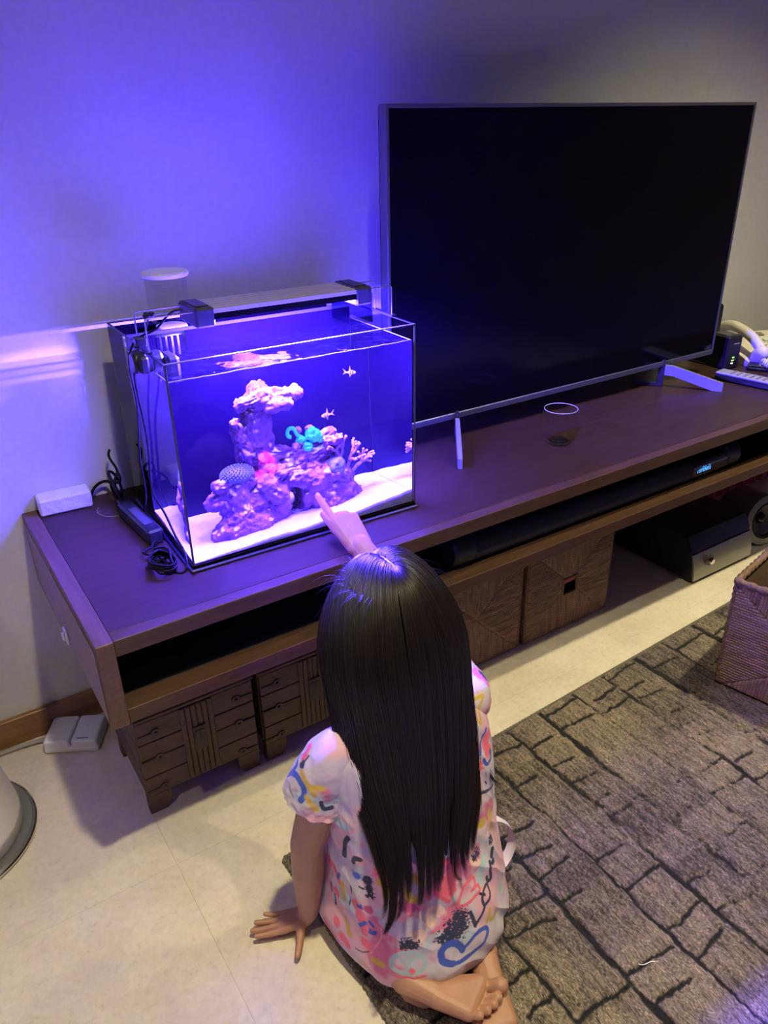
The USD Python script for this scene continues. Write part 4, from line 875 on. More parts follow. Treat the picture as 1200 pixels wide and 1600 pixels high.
part(t, 'bottom', T(np.array(cor)+A3(0, 0, .001), [[0, 3, 2, 1], [0, 1, 2, 3]]), 'seagrass_rim', False)

#PERSON
# ------------------------------------------------------------------ the girl
def nrm_(v_): v_ = A3(*v_); return v_/np.linalg.norm(v_)
def spin(v_, axis, a_):
    axis = nrm_(axis); return v_*math.cos(a_) + np.cross(axis, v_)*math.sin(a_) + axis*(axis @ v_)*(1-math.cos(a_))
def hand(wr, d, n, s, curls, thumb, spread=(.12, .03, -.06, -.16), sc=1.0):
    """d towards the fingers, n out of the back of the hand, s towards the thumb"""
    d = nrm_(d); s = nrm_(A3(*s) - d*(A3(*s) @ d)); n_ = np.cross(d, s); n = n_ if n_ @ A3(*n) > 0 else -n_
    off = [.0195, .0065, -.0065, -.0185]; fwd_ = [.058, .061, .058, .051]
    LN = [(.025, .016, .012), (.028, .018, .0125), (.026, .016, .012), (.020, .012, .010)]
    out, kn, nails = [], [], []
    for i in range(4):
        kn.append(wr + (d*fwd_[i] + s*off[i])*sc)
    wl, wr2 = wr + s*.013*sc, wr - s*.013*sc
    out.append(m3.Manifold.batch_hull([ball(wl, .0115*sc), ball(wr2, .0105*sc), ball(kn[0], .0088*sc), ball(kn[3], .0078*sc)]))
    out.append(m3.Manifold.batch_hull([ball(kn[1], .0088*sc), ball(kn[2], .0086*sc), ball(wr, .013*sc)]))
    for i in range(4):
        p, f = kn[i], spin(d, n, spread[i]*(1 if s @ np.cross(n, d) > 0 else -1))
        r0 = [.0074, .0076, .0072, .0063][i]*sc
        ax = np.cross(f, n)
        for j in range(3):
            f = spin(f, ax, -curls[i][j]) if (spin(f, ax, -.1) @ n) < (f @ n) else spin(f, ax, curls[i][j])
            q = p + f*LN[i][j]*sc; out.append(bone(p, r0*(1-.1*j), q, r0*(.9-.1*j), 16)); p = q
        nn = np.cross(ax, f); nn = nn if nn @ n > 0 else -nn
        nails.append((p, f, nn, r0*.68))
    p = wr + (d*.014 + s*.016)*sc; f = nrm_(thumb)
    tl = [(.028, .0105, .0085), (.021, .0082, .0074), (.015, .0074, .0060)]
    for L_, a_, b_ in tl:
        q = p + f*L_*sc; out.append(bone(p, a_*sc, q, b_*sc, 16)); p = q; f = nrm_(f + d*.10)
    return out, nails
def foot(heel, d, up_, s, sc=1.0, curl=.25):
    """sole faces up_; s points to the big toe side"""
    d = nrm_(d); up_ = nrm_(A3(*up_) - d*(A3(*up_) @ d)); s_ = np.cross(up_, d); s_ = s_ if s_ @ A3(*s) > 0 else -s_
    P = lambda a_, b_, c_: heel + (d*a_ + s_*b_ + up_*c_)*sc
    out = [m3.Manifold.batch_hull([ball(P(0, 0, 0), .023*sc), ball(P(.05, -.008, -.004), .019*sc), ball(P(.05, .008, -.010), .018*sc)]),
           m3.Manifold.batch_hull([ball(P(.05, -.010, -.004), .018*sc), ball(P(.05, .008, -.010), .017*sc), ball(P(.112, .024, 0), .0165*sc), ball(P(.103, -.022, -.001), .0135*sc)]),
           m3.Manifold.batch_hull([ball(P(.01, 0, -.022), .018*sc), ball(P(.075, .012, -.022), .012*sc), ball(P(.03, 0, -.03), .016*sc)])]
    bases = [(.116, .026), (.121, .008), (.119, -.004), (.114, -.0155), (.107, -.026)]
    ln = [.030, .023, .020, .017, .014]; rr_ = [.0125, .0082, .0078, .0074, .0070]
    for (a_, b_), L_, r_ in zip(bases, ln, rr_):
        p = P(a_, b_, -.001); f = nrm_(d*1.0 + up_*curl); m_ = p + f*L_*.55*sc; q = m_ + nrm_(d + up_*(curl+.3))*L_*.5*sc
        out += [bone(p, r_*.85*sc, m_, r_*.82*sc, 16), bone(m_, r_*.82*sc, q, r_*1.02*sc, 16)]
    return out

pc = A3(.19, -.93, 0)
girl = thing('person', 'girl in a white dress with painted hearts, kneeling and pointing at the aquarium', 'person', pc)
hc = A3(.180, -.868, .628)
B = []
# head, face, neck
B += [m3.Manifold.sphere(1.0, 40).scale((.076, .090, .092)).translate(tuple(hc + A3(0, -.006, .010)))]
B += [m3.Manifold.batch_hull([ball(hc+A3(0, .052, -.068), .021), ball(hc+A3(.034, .020, -.045), .030), ball(hc+A3(-.034, .020, -.045), .030), ball(hc+A3(0, .05, .0), .032)])]
B += [bone(hc+A3(0, .078, .0), .0075, hc+A3(0, .090, -.022), .0105), bone(hc+A3(-.009, .082, -.025), .006, hc+A3(.009, .082, -.025), .006)]
B += [bone(hc+A3(-.016, .071, -.048), .0065, hc+A3(.016, .071, -.048), .0065)]
for s_ in (-1, 1):
    B += [m3.Manifold.sphere(1.0, 20).scale((.008, .016, .026)).translate(tuple(hc + A3(s_*.078, .0, -.012)))]
    B += [bone(hc+A3(s_*.018, .077, .014), .008, hc+A3(s_*.044, .066, .014), .008)]
neck = A3(.180, -.885, .485)
B += [bone(hc+A3(0, -.012, -.06), .040, neck, .041)]
rsh, lsh = A3(.312, -.885, .440), A3(.055, -.885, .440)
chest_, waist, hip = A3(.182, -.893, .40), A3(.180, -.905, .27), A3(.182, -.925, .150)
B += [m3.Manifold.batch_hull([ball(neck-A3(0, 0, .02), .042), ball(rsh+A3(-.03, 0, .0), .036), ball(lsh+A3(.03, 0, 0), .036)])]
B += [m3.Manifold.batch_hull([ball(rsh+A3(-.035, 0, -.01), .038), ball(lsh+A3(.035, 0, -.01), .038), ball(chest_+A3(.05, .01, -.05), .06), ball(chest_+A3(-.05, .01, -.05), .06)])]
B += [m3.Manifold.batch_hull([ball(chest_+A3(.045, .01, -.05), .06), ball(chest_+A3(-.045, .01, -.05), .06), ball(waist+A3(.035, 0, 0), .06), ball(waist-A3(.035, 0, 0), .06)])]
B += [m3.Manifold.batch_hull([ball(waist+A3(.035, 0, 0), .06), ball(waist-A3(.035, 0, 0), .06), ball(hip+A3(.055, 0, 0), .068), ball(hip-A3(.055, 0, 0), .068)])]
# legs folded under
for s_, kx, ax_ in ((-1, .105, .090), (1, .315, .262)):
    hp = hip + A3(s_*.055, .0, -.01); kn_ = A3(kx, -.715, .072)
    an = A3(.092, -1.024, .064) if s_ < 0 else A3(.238, -1.052, .042)
    B += [bone(hp, .064, kn_, .046), bone(kn_, .044, (kn_*.55+an*.45)+A3(0, 0, -.006), .038), bone((kn_*.55+an*.45)+A3(0, 0, -.006), .038, an, .024)]
B += foot(A3(.092, -1.030, .066), (.66, -.75, -.05), (.02, .06, 1), (.75, .66, 0), 1.03, .28)
B += foot(A3(.232, -1.062, .040), (-.50, -.86, -.03), (.0, .1, 1), (-.86, .5, 0), 1.0, .1)
# left arm resting on the floor
le, lw = A3(.020, -.852, .258), A3(.022, -.826, .058)
B += [bone(lsh, .037, (lsh+le)/2, .034), bone((lsh+le)/2, .034, le, .029), bone(le, .029, le*.6+lw*.4, .028), bone(le*.6+lw*.4, .028, lw, .0185)]
lh, n1 = hand(A3(.022, -.816, .034), (-.88, .44, -.24), (.12, .1, -1), (-.45, -.88, 0), [(.12, .15, .12), (.08, .12, .1), (.08, .14, .1), (.12, .15, .12)], (-.50, -.84, -.20), (.10, .03, -.05, -.12), .84)
B += lh + [bone(lw, .0185, A3(.022, -.816, .034), .0155)]
# right arm pointing at the glass
tip = A3(.293, -.4605, .682)
re, rw = A3(.342, -.713, .480), A3(.310, -.566, .592)
B += [bone(rsh, .037, (rsh+re)/2, .034), bone((rsh+re)/2, .034, re, .029), bone(re, .029, re*.6+rw*.4, .028), bone(re*.6+rw*.4, .030, rw, .0225)]
hd = nrm_(tip - rw + A3(.006, 0, 0))
rh, n2 = hand(rw, hd, (-.15, -.62, .77), (-.97, -.15, -.15), [(.03, .05, .04), (1.15, 1.5, 1.0), (1.2, 1.5, 1.0), (1.2, 1.45, 1.0)], (-.26, .72, .52), (.02, .0, -.03, -.06), 1.13)
B += rh
body = untri(union(B).refine_to_length(.0042)); body.merge_vertices()
body = trimesh.smoothing.filter_taubin(body, lamb=.5, nu=.53, iterations=14)
part(girl, 'body', body, 'skin', True)
for s_ in (-1, 1):
    part(girl, 'eye', sphere(hc+A3(s_*.031, .066, .002), .0125, 2), 'eye_white', True)
    part(girl, 'iris', sphere(hc+A3(s_*.031, .0745, .002), .0055, 2), 'eye_iris', True)
part(girl, 'lips', cat([tube(smooth_path([hc+A3(-.018, .073, -.047), hc+A3(0, .080, -.045), hc+A3(.018, .073, -.047)], 12), .0032, 8), tube(smooth_path([hc+A3(-.016, .073, -.049), hc+A3(0, .0805, -.052), hc+A3(.016, .073, -.049)], 12), .0036, 8)]), 'lips', True)
for p, f, nn, r_ in n2:
    sd = np.cross(f, nn); m_ = sphere((0, 0, 0), 1.0, 1); v_ = np.asarray(m_.vertices)
    m_.vertices = p + nn*r_*.78 + v_[:, :1]*f*r_*1.0 + v_[:, 1:2]*sd*r_*.72 + v_[:, 2:]*nn*r_*.34
    part(girl, 'fingernail', m_, 'nail', True)

# dress: a loose shift lofted from the neckline to the hem
ROWS = np.array([(.494, .180, .052, -.940, -.848, 2), (.486, .182, .080, -.948, -.842, 2), (.472, .184, .118, -.957, -.832, 2), (.452, .186, .142, -.966, -.822, 2.1), (.42, .190, .152, -.976, -.808, 2.2),
    (.36, .193, .156, -.988, -.80, 2.2), (.28, .194, .152, -1.008, -.79, 2.2), (.20, .194, .150, -1.036, -.775, 2.3), (.13, .193, .153, -1.060, -.735, 2.4), (.08, .192, .158, -1.070, -.70, 2.5),
    (.052, .192, .157, -1.064, -.688, 2.5), (.040, .192, .150, -1.050, -.69, 2.5), (.046, .192, .142, -1.035, -.70, 2.5)])
from scipy.interpolate import PchipInterpolator
arc = np.r_[0, np.cumsum(np.linalg.norm(np.diff(ROWS[:, [0, 2, 3]], axis=0), axis=1))]
def dress_grid(nr, na):
    s_ = np.linspace(0, arc[-1], nr); RW = PchipInterpolator(arc, ROWS)(s_)
    q = np.linspace(-1, 1, na); th = np.pi*(.70*q + .30*q**3)          # denser at the back
    C_, S_ = np.sin(th), -np.cos(th)                                   # th = 0 is the back (-y)
    z_, cx_, rx_, yb_, yf_, ex_ = [RW[:, i:i+1] for i in range(6)]
    cy_, ry_ = (yb_+yf_)/2, (yf_-yb_)/2
    X = cx_ + rx_*np.sign(C_)*np.abs(C_)**(2/ex_); Y = cy_ + ry_*np.sign(S_)*np.abs(S_)**(2/ex_)
    P = np.stack([X, Y, np.broadcast_to(z_, X.shape)], -1)
    nr_ = np.stack([(X-cx_)/rx_**2, (Y-cy_)/ry_**2, 0*X], -1); nr_ /= np.linalg.norm(nr_, axis=-1, keepdims=True)
    A_ = th[None]*.16; Sx = s_[:, None]
    p_ = np.stack([A_*9 + Sx*1.5, Sx*3.2 + 0*X, 0*X], -1); fold = fbm(p_, 3, 51)-.5
    p2 = np.stack([A_*20 - Sx*16, Sx*9 + A_*6, 0*X], -1); fold2 = np.abs(fbm(p2, 2, 53)-.5)
    p3 = np.stack([A_*45 + 0*X, Sx*14 + 0*X, 0*X], -1); fold3 = fbm(p3, 3, 57)-.5
    w = np.clip((Sx-.06)/.12, 0, 1)
    P = P + nr_*(w*(.018*fold - .016*fold2 + .005*fold3 + .004))[..., None]
    return P
DG = dress_grid(400, 600)
dress = grid_mesh(DG)
def sleeve(pts, rs, squash, seed):
    c_ = smooth_path(pts, 120); r_ = np.interp(np.linspace(0, 1, 120), np.linspace(0, 1, len(rs)), rs)
    m_ = tube(c_, r_, 220); m_ = T(np.asarray(m_.vertices)[:-2], np.asarray(m_.faces)[:-440]); v_ = np.asarray(m_.vertices).copy()
    k_ = np.repeat(np.linspace(0, 1, 120), 220)[:, None]
    ctr = np.repeat(c_, 220, 0); d_ = v_-ctr
    v_ = ctr + d_*A3(*squash) + d_*(.30*k_*(fbm(v_*38+seed, 3, seed)-.5)[:, None])
    m_.vertices = v_; return m_
sl = sleeve([lsh+A3(.040, 0, .020), lsh+A3(.012, .003, .008), lsh+A3(-.008, .012, -.032), lsh+A3(-.016, .020, -.072)], [.034, .045, .050, .055], (1, 1, 1), 61)
sr = sleeve([rsh+A3(-.035, -.005, .015), rsh+A3(-.002, .0, .004), rsh+A3(.012, .040, -.008), rsh+A3(.018, .085, -.006)], [.036, .050, .055, .060], (1, 1, 1), 67)
#PAINT
# STROKES-BEGIN printed motifs of the cloth: kind, colour, width in mm, points on the cloth in mm
BLUE = (0.05, 0.1, 0.5); NAVY = (0.025, 0.03, 0.075); CORAL = (0.86, 0.14, 0.2); MAG = (0.6, 0.09, 0.24); MUST = (0.6, 0.4, 0.06); LB = (0.42, 0.55, 0.58); PEACH = (0.84, 0.56, 0.46); PUR = (0.52, 0.42, 0.58); PINK = (0.85, 0.35, 0.45)
STROKES = [
 ('blob', PUR, 22.4, [80,-1004,195, 83,-1014,180, 91,-1024,173, 106,-1031,167]),
 ('blob', PUR, 22.4, [196,-1005,302, 173,-1017,260, 126,-1016,245]),
 ('blob', PEACH, 16.8, [134,-1036,183, 115,-1035,164, 147,-1032,191]),
 ('blob', LB, 12.6, [255,-1019,222, 246,-1026,211, 241,-1029,200]),
 ('blob', LB, 11.2, [291,-1028,134]),
 ('blob', MAG, 19.6, [158,-1019,250, 153,-1023,233, 179,-1018,260, 144,-1022,233]),
 ('blob', CORAL, 19.6, [194,-1020,254, 184,-1024,242, 174,-1028,232, 166,-1030,225]),
 ('blob', CORAL, 7, [169,-1037,206, 159,-1030,218]),
 ('blob', CORAL, 16.8, [82,-982,274, 88,-991,261, 90,-996,253]),
 ('blob', MAG, 18.2, [106,-1016,216, 114,-1019,219, 104,-1012,223, 100,-1005,239]),
 ('blob', MAG, 7, [121,-1024,210]),
 ('blob', PINK, 11.2, [94,-1003,237, 95,-1015,202]),
 ('soft', MUST, 11.2, [124,-1006,263, 139,-1015,249, 156,-1018,253, 168,-1016,262]),
 ('soft', MUST, 11.2, [210,-1004,292, 228,-1001,292]),
 ('soft', MUST, 12.6, [241,-1002,285, 272,-997,282]),
 ('soft', MUST, 12.6, [97,-998,259, 104,-1006,248, 114,-1016,231, 127,-1021,227]),
 ('soft', MUST, 11.2, [83,-986,260, 81,-991,237]),
 ('soft', MUST, 9.8, [55,-991,98, 62,-1007,99]),
 ('soft', MUST, 9.8, [290,-989,291, 288,-996,254]),
 ('line', MUST, 6.5, [235,-1059,131, 245,-1054,149, 240,-1058,135, 257,-1054,124, 262,-1051,126, 245,-1058,128]),
 ('soft', PEACH, 11.2, [252,-1004,276, 241,-1007,259, 230,-1017,244, 232,-1023,233, 243,-1022,228]),
 ('splat', NAVY, 7, [245,-1013,242, 238,-1016,240, 284,-1003,242, 279,-1007,241]),
 ('line', CORAL, 5.46, [184,-1043,188, 194,-1038,205, 211,-1032,216, 227,-1029,211, 227,-1033,204, 216,-1039,198]),
 ('line', CORAL, 5.46, [216,-1039,198, 232,-1035,197, 234,-1039,190, 218,-1043,186, 202,-1045,185, 184,-1043,188]),
 ('line', NAVY, 7.8, [204,-1052,169, 209,-1060,143]),
 ('line', NAVY, 6, [209,-1060,143, 222,-1057,151, 234,-1052,159]),
 ('line', NAVY, 5.52, [256,-1031,178, 256,-1038,168, 245,-1049,163, 235,-1051,161, 233,-1047,172, 242,-1039,182, 256,-1031,178]),
 ('line', NAVY, 4.8, [231,-1042,184, 241,-1044,176]),
 ('line', NAVY, 6.6, [257,-1028,190, 262,-1029,179, 267,-1028,181, 266,-1026,197, 269,-1020,210]),
 ('line', NAVY, 7.8, [281,-1012,226, 277,-1015,214]),
 ('splat', NAVY, 5.6, [277,-1019,205]),
 ('splat', NAVY, 15.4, [183,-1049,170, 172,-1053,164, 160,-1055,154, 171,-1057,153, 182,-1055,157, 154,-1055,149]),
 ('splat', NAVY, 9.8, [97,-1031,155, 103,-1035,148, 92,-1029,153]),
 ('line', BLUE, 12.35, [178,-1067,115, 171,-1064,130, 161,-1061,139, 150,-1057,136, 141,-1058,126, 140,-1062,115, 147,-1066,107, 156,-1070,102]),
 ('line', BLUE, 7.8, [156,-1070,102, 179,-1072,98, 206,-1071,100, 226,-1069,110, 232,-1064,119, 228,-1063,126]),
 ('line', BLUE, 7.15, [228,-1063,126, 212,-1065,131, 192,-1067,123, 178,-1067,115]),
 ('line', LB, 7.8, [117,-1049,112, 113,-1050,106, 107,-1049,101, 98,-1046,99, 89,-1040,98, 81,-1034,99, 74,-1028,103, 70,-1023,108, 70,-1020,115, 73,-1020,122, 78,-1023,131, 84,-1029,138, 94,-1033,138, 104,-1038,133, 111,-1042,127, 116,-1046,119, 117,-1049,112]),
 ('line', LB, 5.85, [94,-1034,135, 90,-1040,101]),
 ('line', LB, 5.85, [91,-1037,117, 78,-1024,132]),
 ('line', LB, 5.85, [91,-1037,117, 110,-1042,126]),
 ('soft', CORAL, 7, [74,-1030,90, 93,-1045,88, 114,-1055,89]),
 ('blob', CORAL, 7, [95,-1044,102]),
 ('blob', CORAL, 14, [50,-960,180, 51,-969,152, 52,-972,123]),
 ('blob', MAG, 8.4, [59,-974,199]),
 ('line', BLUE, 5.2, [51,-958,192, 52,-963,202]),
 ('line', BLUE, 6.5, [50,-959,151, 53,-971,170]),
 ('line', BLUE, 4.55, [58,-978,173, 61,-984,168]),
 ('line', BLUE, 5.85, [57,-980,159, 59,-984,155, 60,-986,157]),
 ('blob', CORAL, 5.6, [61,-994,131]),
 ('line', NAVY, 2.4, [44,-953,91, 47,-968,97, 53,-980,109]),
 ('line', PINK, 2.08, [68,-995,173, 67,-997,153, 60,-992,131, 54,-984,107]),
 ('blob', NAVY, 9.8, [64,-965,254, 65,-969,239]),
 ('splat', NAVY, 7, [64,-972,229]),
 ('line', MUST, 6.5, [297,-915,483, 300,-925,474, 323,-922,469, 306,-932,457, 298,-948,440, 288,-940,460]),
 ('line', MUST, 6.5, [288,-940,460, 266,-952,458, 281,-937,467, 272,-929,476, 289,-925,473, 297,-915,483]),
 ('line', BLUE, 10.4, [229,-959,461, 253,-954,459, 269,-955,446, 263,-963,433, 242,-972,428, 226,-975,424]),
 ('blob', CORAL, 16.8, [307,-953,404, 306,-959,388]),
 ('splat', CORAL, 14, [275,-974,378]),
 ('line', BLUE, 6.5, [283,-968,400, 294,-955,415, 311,-948,424]),
 ('line', BLUE, 6.5, [313,-957,383, 313,-960,367, 295,-970,373, 290,-970,385]),
 ('line', NAVY, 6, [313,-968,313, 274,-984,332, 241,-989,346, 234,-988,355]),
 ('blob', NAVY, 11.2, [354,-884,473]),
 ('blob', CORAL, 8.4, [304,-895,490]),
 ('blob', PINK, 16.8, [340,-921,434]),
 ('line', BLUE, 10.4, [21,-847,443, 9,-857,437, 3,-839,408]),
 ('line', BLUE, 10.4, [3,-839,408, 3,-874,431, 4,-889,423, 1,-893,410, -4,-891,402]),
 ('blob', CORAL, 9.8, [31,-863,468, 21,-866,459]),
 ('line', NAVY, 3, [23,-876,465, 14,-873,452]),
 ('blob', NAVY, 8.4, [12,-872,450]),
 ('soft', MUST, 9.8, [8,-879,442, 8,-894,433, 12,-907,418]),
 ('soft', MUST, 11.2, [10,-901,427, 16,-907,431, 22,-914,430]),
 ('soft', MUST, 9.8, [4,-898,411, 12,-910,391]),
 ('line', NAVY, 7.2, [19,-914,404, 26,-916,388, 34,-919,389]),
 ('line', NAVY, 9.1, [51,-935,329, 49,-926,305, 47,-925,281]),
 ('line', NAVY, 9.1, [51,-945,284, 54,-951,296, 58,-955,295]),
 ('blob', BLUE, 9.8, [53,-950,259]),
 ('line', NAVY, 3.6, [54,-957,239, 58,-963,237]),
 ('blob', CORAL, 12.6, [51,-864,209, 46,-892,216, 46,-903,204, 45,-896,164]),
 ('line', BLUE, 7.8, [45,-908,223, 46,-901,206]),
 ('line', NAVY, 4.2, [46,-876,167, 46,-876,146]),
 ('line', NAVY, 4.8, [46,-886,150, 45,-889,128]),
 ('line', NAVY, 4.8, [49,-938,222, 46,-935,178]),
 ('soft', MUST, 11.2, [46,-915,206, 47,-915,173]),
 ('soft', MUST, 12.6, [46,-923,130, 43,-934,108]),
 ('blob', LB, 16.8, [50,-831,132, 47,-844,132]),
 ('blob', LB, 12.6, [43,-922,356, 44,-929,352]),
 ('blob', MUST, 11.2, [59,-813,144]),
 ('blob', CORAL, 11.2, [38,-900,98, 38,-918,85, 39,-930,80]),
 ('blob', CORAL, 11.2, [50,-951,190, 50,-963,172, 51,-969,143, 52,-973,122]),
 ('line', BLUE, 6.5, [51,-955,194, 52,-963,196]),
 ('line', BLUE, 7.8, [50,-959,152, 53,-971,169]),
 ('line', BLUE, 5.2, [58,-978,176, 61,-984,169]),
 ('line', BLUE, 5.85, [56,-980,153, 60,-986,154, 62,-988,159]),
 ('blob', CORAL, 11.2, [85,-975,310, 81,-980,283, 89,-987,272]),
 ('blob', MUST, 11.2, [80,-984,259]),
 ('blob', PINK, 9.8, [47,-871,266])]
# STROKES-END
def paint_cloth(v_):
    f1 = fbm(v_*14+3, 3, 71); f2 = fbm(v_*22+7, 3, 72); f3 = fbm(v_*60, 3, 73); f4 = fbm(v_*12+20, 3, 74); ft = fbm(v_*330, 2, 75)
    c_ = np.tile(A3(.62, .55, .585), (len(v_), 1))
    def wash(w, cc):
        nonlocal c_
        w = np.clip(w, 0, 1)[:, None]; c_ = c_*(1-w) + A3(*cc)*w
    wash((f1-.47)/.1*.65, (.50, .40, .57)); wash((f4-.50)/.08*.7, (.74, .40, .46)); wash((fbm(v_*17+40, 3, 76)-.58)/.05*.55, (.66, .16, .28)); wash((f2-.62)/.06*.6, (.50, .55, .62))
    for kind, cc, w_, pts in STROKES:
        P_ = np.array(pts, float).reshape(-1, 3)/1000
        if kind == 'blob':
            dd = np.min(np.linalg.norm(v_[:, None]-P_[None], axis=2), axis=1)/(w_/1000) + (f3-.5)*1.3 + (ft-.5)*.5
            wash((1-dd)/.35, cc)
        elif kind == 'splat':
            dd = np.min(np.linalg.norm(v_[:, None]-P_[None], axis=2), axis=1)/(w_/1000) + (ft-.5)*2.2
            wash((1-dd)/.08, cc)
        else:
            if len(P_) > 2:
                dq = np.r_[0, np.cumsum(np.linalg.norm(np.diff(P_, axis=0), axis=1)+1e-6)]; P_ = PchipInterpolator(dq, P_)(np.linspace(0, dq[-1], 12*len(P_)))
            n_s = max(2, int(np.sum(np.linalg.norm(np.diff(P_, axis=0), axis=1))/.001))
            d0 = np.r_[0, np.cumsum(np.linalg.norm(np.diff(P_, axis=0), axis=1))]; q = np.linspace(0, d0[-1], n_s)
            P_ = np.stack([np.interp(q, d0, P_[:, i]) for i in range(3)], 1)
            dd, _ = cKDTree(P_).query(v_, distance_upper_bound=.03)
            edge = .0009 if kind == 'line' else .004
            wash((w_/2000 + (f3-.5)*(.0012 if kind == 'line' else .008) - dd)/edge + .5, cc)
    return c_
if 'STROKES' not in globals(): STROKES = []
dp = part(girl, 'dress', dress, 'dress_cloth', True, colors=paint_cloth(np.asarray(dress.vertices)))
for m_ in (sl, sr): part(dp, 'sleeve', m_, 'dress_cloth', True, colors=paint_cloth(np.asarray(m_.vertices)))
a_ = np.linspace(0, 1, 30); lp = smooth_path([(.338, -.945, .20), (.372, -.955, .165), (.376, -.962, .125), (.345, -.968, .095)], 30)
rib = np.stack([lp + A3(0, -.010, 0), lp + A3(.003, 0, 0), lp + A3(0, .010, 0)], 0)
part(dp, 'side_loop', cat([grid_mesh(rib), grid_mesh(rib + A3(-.001, 0, 0), True)]), 'dress_frill', True, label='pale loop of cloth at the right hip')

# hair: a thick core sheet with fine strands laid over it
GT = [-1, -.75, -.5, 0, .5, .75, 1]
G = np.array([
 [(.188, -.800, .716), (.138, -.792, .690), (.090, -.815, .620), (.079, -.850, .540), (.072, -.890, .460), (.070, -.935, .395), (.066, -.985, .335), (.060, -1.020, .300)],
 [(.186, -.820, .726), (.130, -.825, .706), (.083, -.872, .630), (.080, -.900, .540), (.078, -.925, .460), (.078, -.965, .395), (.074, -1.005, .335), (.060, -1.036, .285)],
 [(.184, -.840, .733), (.133, -.868, .717), (.092, -.925, .640), (.092, -.948, .545), (.094, -.968, .460), (.094, -.992, .395), (.088, -1.020, .330), (.076, -1.040, .275)],
 [(.182, -.880, .736), (.176, -.935, .714), (.174, -.975, .640), (.174, -.990, .545), (.174, -.998, .460), (.168, -1.010, .395), (.152, -1.030, .335), (.140, -1.046, .285)],
 [(.187, -.840, .733), (.240, -.862, .717), (.268, -.918, .640), (.270, -.940, .545), (.268, -.958, .460), (.252, -.985, .395), (.226, -1.010, .335), (.208, -1.028, .285)],
 [(.190, -.820, .726), (.243, -.822, .706), (.281, -.868, .630), (.284, -.895, .540), (.284, -.925, .460), (.272, -.962, .395), (.252, -.995, .345), (.238, -1.012, .300)],
 [(.192, -.800, .716), (.236, -.790, .690), (.279, -.812, .620), (.285, -.848, .540), (.290, -.890, .460), (.292, -.935, .400), (.302, -.965, .350), (.322, -.975, .322)]])
from scipy.interpolate import CubicSpline
SP = CubicSpline(GT, G, axis=0)
def hair_pt(t_, v_, lift=0):
    t_, v_ = np.broadcast_arrays(np.asarray(t_, float), np.asarray(v_, float))
    g_ = SP(t_.ravel()); k_ = np.linspace(0, 1, 8); s2 = CubicSpline(k_, g_, axis=1)
    out = np.empty((t_.size, 3)); vv_ = v_.ravel()
    i = np.clip((vv_*7).astype(int), 0, 6); dx = vv_ - k_[i]; r_ = np.arange(t_.size)
    cf = s2.c; out = ((cf[0, i, r_]*dx[:, None] + cf[1, i, r_])*dx[:, None] + cf[2, i, r_])*dx[:, None] + cf[3, i, r_]
    return out.reshape(t_.shape + (3,))
nt, nv_ = 260, 120
tt, vv_ = np.meshgrid(np.linspace(-1, 1, nt), np.linspace(0, 1, nv_))
endl = .70 + .22*fbm(np.stack([tt*7, 0*tt, 0*tt], -1), 2, 81) + .22*(fbm(np.stack([tt*24, 0*tt, 0*tt], -1), 2, 82)-.5)
HP = hair_pt(tt, np.clip(vv_*endl*1.06, 0, 1.02))
rid = fbm(np.stack([tt*38, vv_*1.2, 0*tt], -1), 3, 83)-.5
axis_ = A3(.18, -.86, .5)
dv_ = HP - A3(.18, -.865, .60); dv_[..., 2] *= np.where(HP[..., 2] > .60, 1, 0); dv_ /= np.linalg.norm(dv_, axis=-1, keepdims=True)
HO = HP + dv_*(.011*rid*np.clip(vv_*3, .25, 1))[..., None] - dv_*.002
thick = .012*np.clip(1.02-vv_, .05, 1)[..., None]
HI = HO - dv_*thick
edge_ = [grid_mesh(np.stack([HO[i], HI[i]])) for i in (0, -1)] + [grid_mesh(np.stack([HO[:, i], HI[:, i]])) for i in (0, -1)]
hp_ = part(girl, 'hair', cat([grid_mesh(HO), grid_mesh(HI, True)] + edge_), 'hair_core', True, label='long straight dark brown hair')
def strands(name, pts, w_, mat_, lab=None):
    P_ = hp_ + '/' + uniq(hp_, name); c_ = UsdGeom.BasisCurves.Define(stage, P_)
    n_, k_ = pts.shape[:2]
    c_.CreateTypeAttr('linear'); c_.CreateCurveVertexCountsAttr(Vt.IntArray.FromNumpy(np.full(n_, k_, np.int32)))
    c_.CreatePointsAttr(Vt.Vec3fArray.FromNumpy((pts.reshape(-1, 3)-pc).astype(np.float32)))
    c_.CreateWidthsAttr(Vt.FloatArray.FromNumpy(np.broadcast_to(w_, (n_, k_)).astype(np.float32).ravel())); c_.SetWidthsInterpolation('vertex')
    UsdShade.MaterialBindingAPI.Apply(c_.GetPrim()).Bind(UsdShade.Material.Get(stage, '/World/Looks/'+mat_)); tag(c_.GetPrim(), lab, kind='stuff')
rng = np.random.default_rng(7)
ns, k_ = 9000, 26
cl = np.sort(rng.uniform(-1, 1, 64)); cl_len = np.clip(.93 + .13*rng.normal(size=64) + .10*np.exp(-((cl+.72)/.12)**2), .70, 1.10)
t0 = rng.uniform(-1, 1, ns)[:, None]; v0 = rng.uniform(0, .06, ns)[:, None]; ci = np.abs(t0-cl[None]).argmin(1); v1 = np.clip(cl_len[ci] + rng.normal(0, .035, ns) - .35*(rng.random(ns) < .08)*rng.random(ns), .4, 1.12)[:, None]
s_ = np.linspace(0, 1, k_)[None]
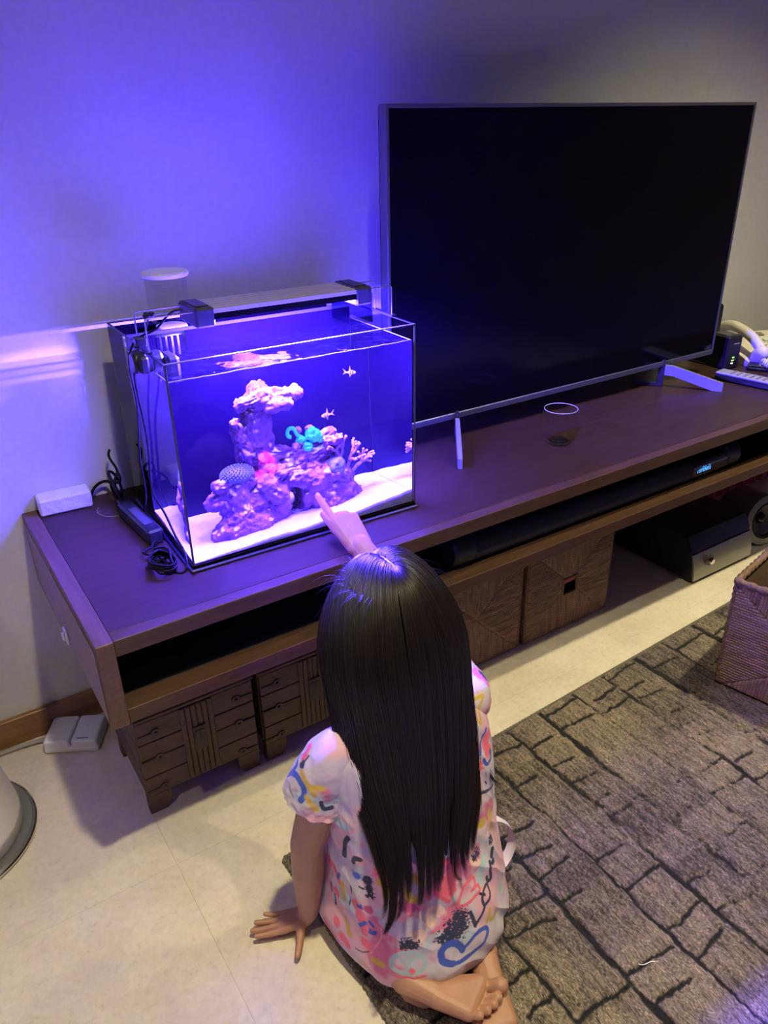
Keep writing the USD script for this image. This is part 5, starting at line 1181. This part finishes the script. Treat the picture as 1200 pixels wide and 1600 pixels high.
V_ = v0 + (v1-v0)*s_; clump = .02*(fbm(np.stack([t0*30+0*s_, 3*s_+0*t0, 0*s_+0*t0], -1), 2, 84)-.5)
pull = np.clip((s_-.35)/.65, 0, 1)**1.6*.86
T_ = np.clip(t0 + (cl[ci][:, None]-t0)*pull + clump*s_*1.6 + .010*np.sin(6*s_+9*cl[ci][:, None]+ci[:, None]), -1.0, 1.0)
SPt = hair_pt(T_, V_)
SPt = SPt + rng.normal(0, .0016, (ns, 1, 3))*np.clip(s_*2, .3, 1)[..., None]
dd_ = SPt - A3(.18, -.865, .60); dd_[..., 2] *= np.where(SPt[..., 2] > .60, 1, 0); dd_ /= np.linalg.norm(dd_, axis=-1, keepdims=True)
SPt += dd_*(.0022 + .004*rng.random((ns, 1, 1)))
strands('hair_strands', SPt, .00052*np.clip(1.15-s_**3, .2, 1), 'hair_strand')
# loose flyaway hairs round the crown
nf = 130; a_ = rng.uniform(0, 2*np.pi, nf); base_ = hc + np.stack([.05*np.cos(a_), .05*np.sin(a_)+.01, np.full(nf, .082)], 1)
dr = np.stack([np.cos(a_)*.8+.3, np.sin(a_)*.7+.2, rng.uniform(.1, .6, nf)], 1); dr /= np.linalg.norm(dr, axis=1)[:, None]
q_ = np.linspace(0, 1, 12)[None, :, None]; L_ = rng.uniform(.03, .075, nf)[:, None, None]
fl_ = base_[:, None] + dr[:, None]*L_*q_ + A3(0, 0, -1)*(L_*.75*q_**2) + rng.normal(0, .004, (nf, 1, 3))*q_
strands('flyaway_hairs', fl_, .00032, 'hair_strand')
# parting: a narrow strip of scalp
ps = np.array([hair_pt(0*0 - 1 + x_*1.0, 0.0) for x_ in np.linspace(0.02, .93, 24)]); ps = np.array([(p_ + A3(.0015, 0, .0042)) for p_ in ps])
wv = .0022*np.sin(np.linspace(.15, np.pi-.1, 24))[:, None]; sdx = A3(1, 0, 0)
part(hp_, 'parting', grid_mesh(np.stack([ps - sdx*wv, ps + A3(0, 0, .0008), ps + sdx*wv])), 'skin', True, label='pale scalp line of the parting')
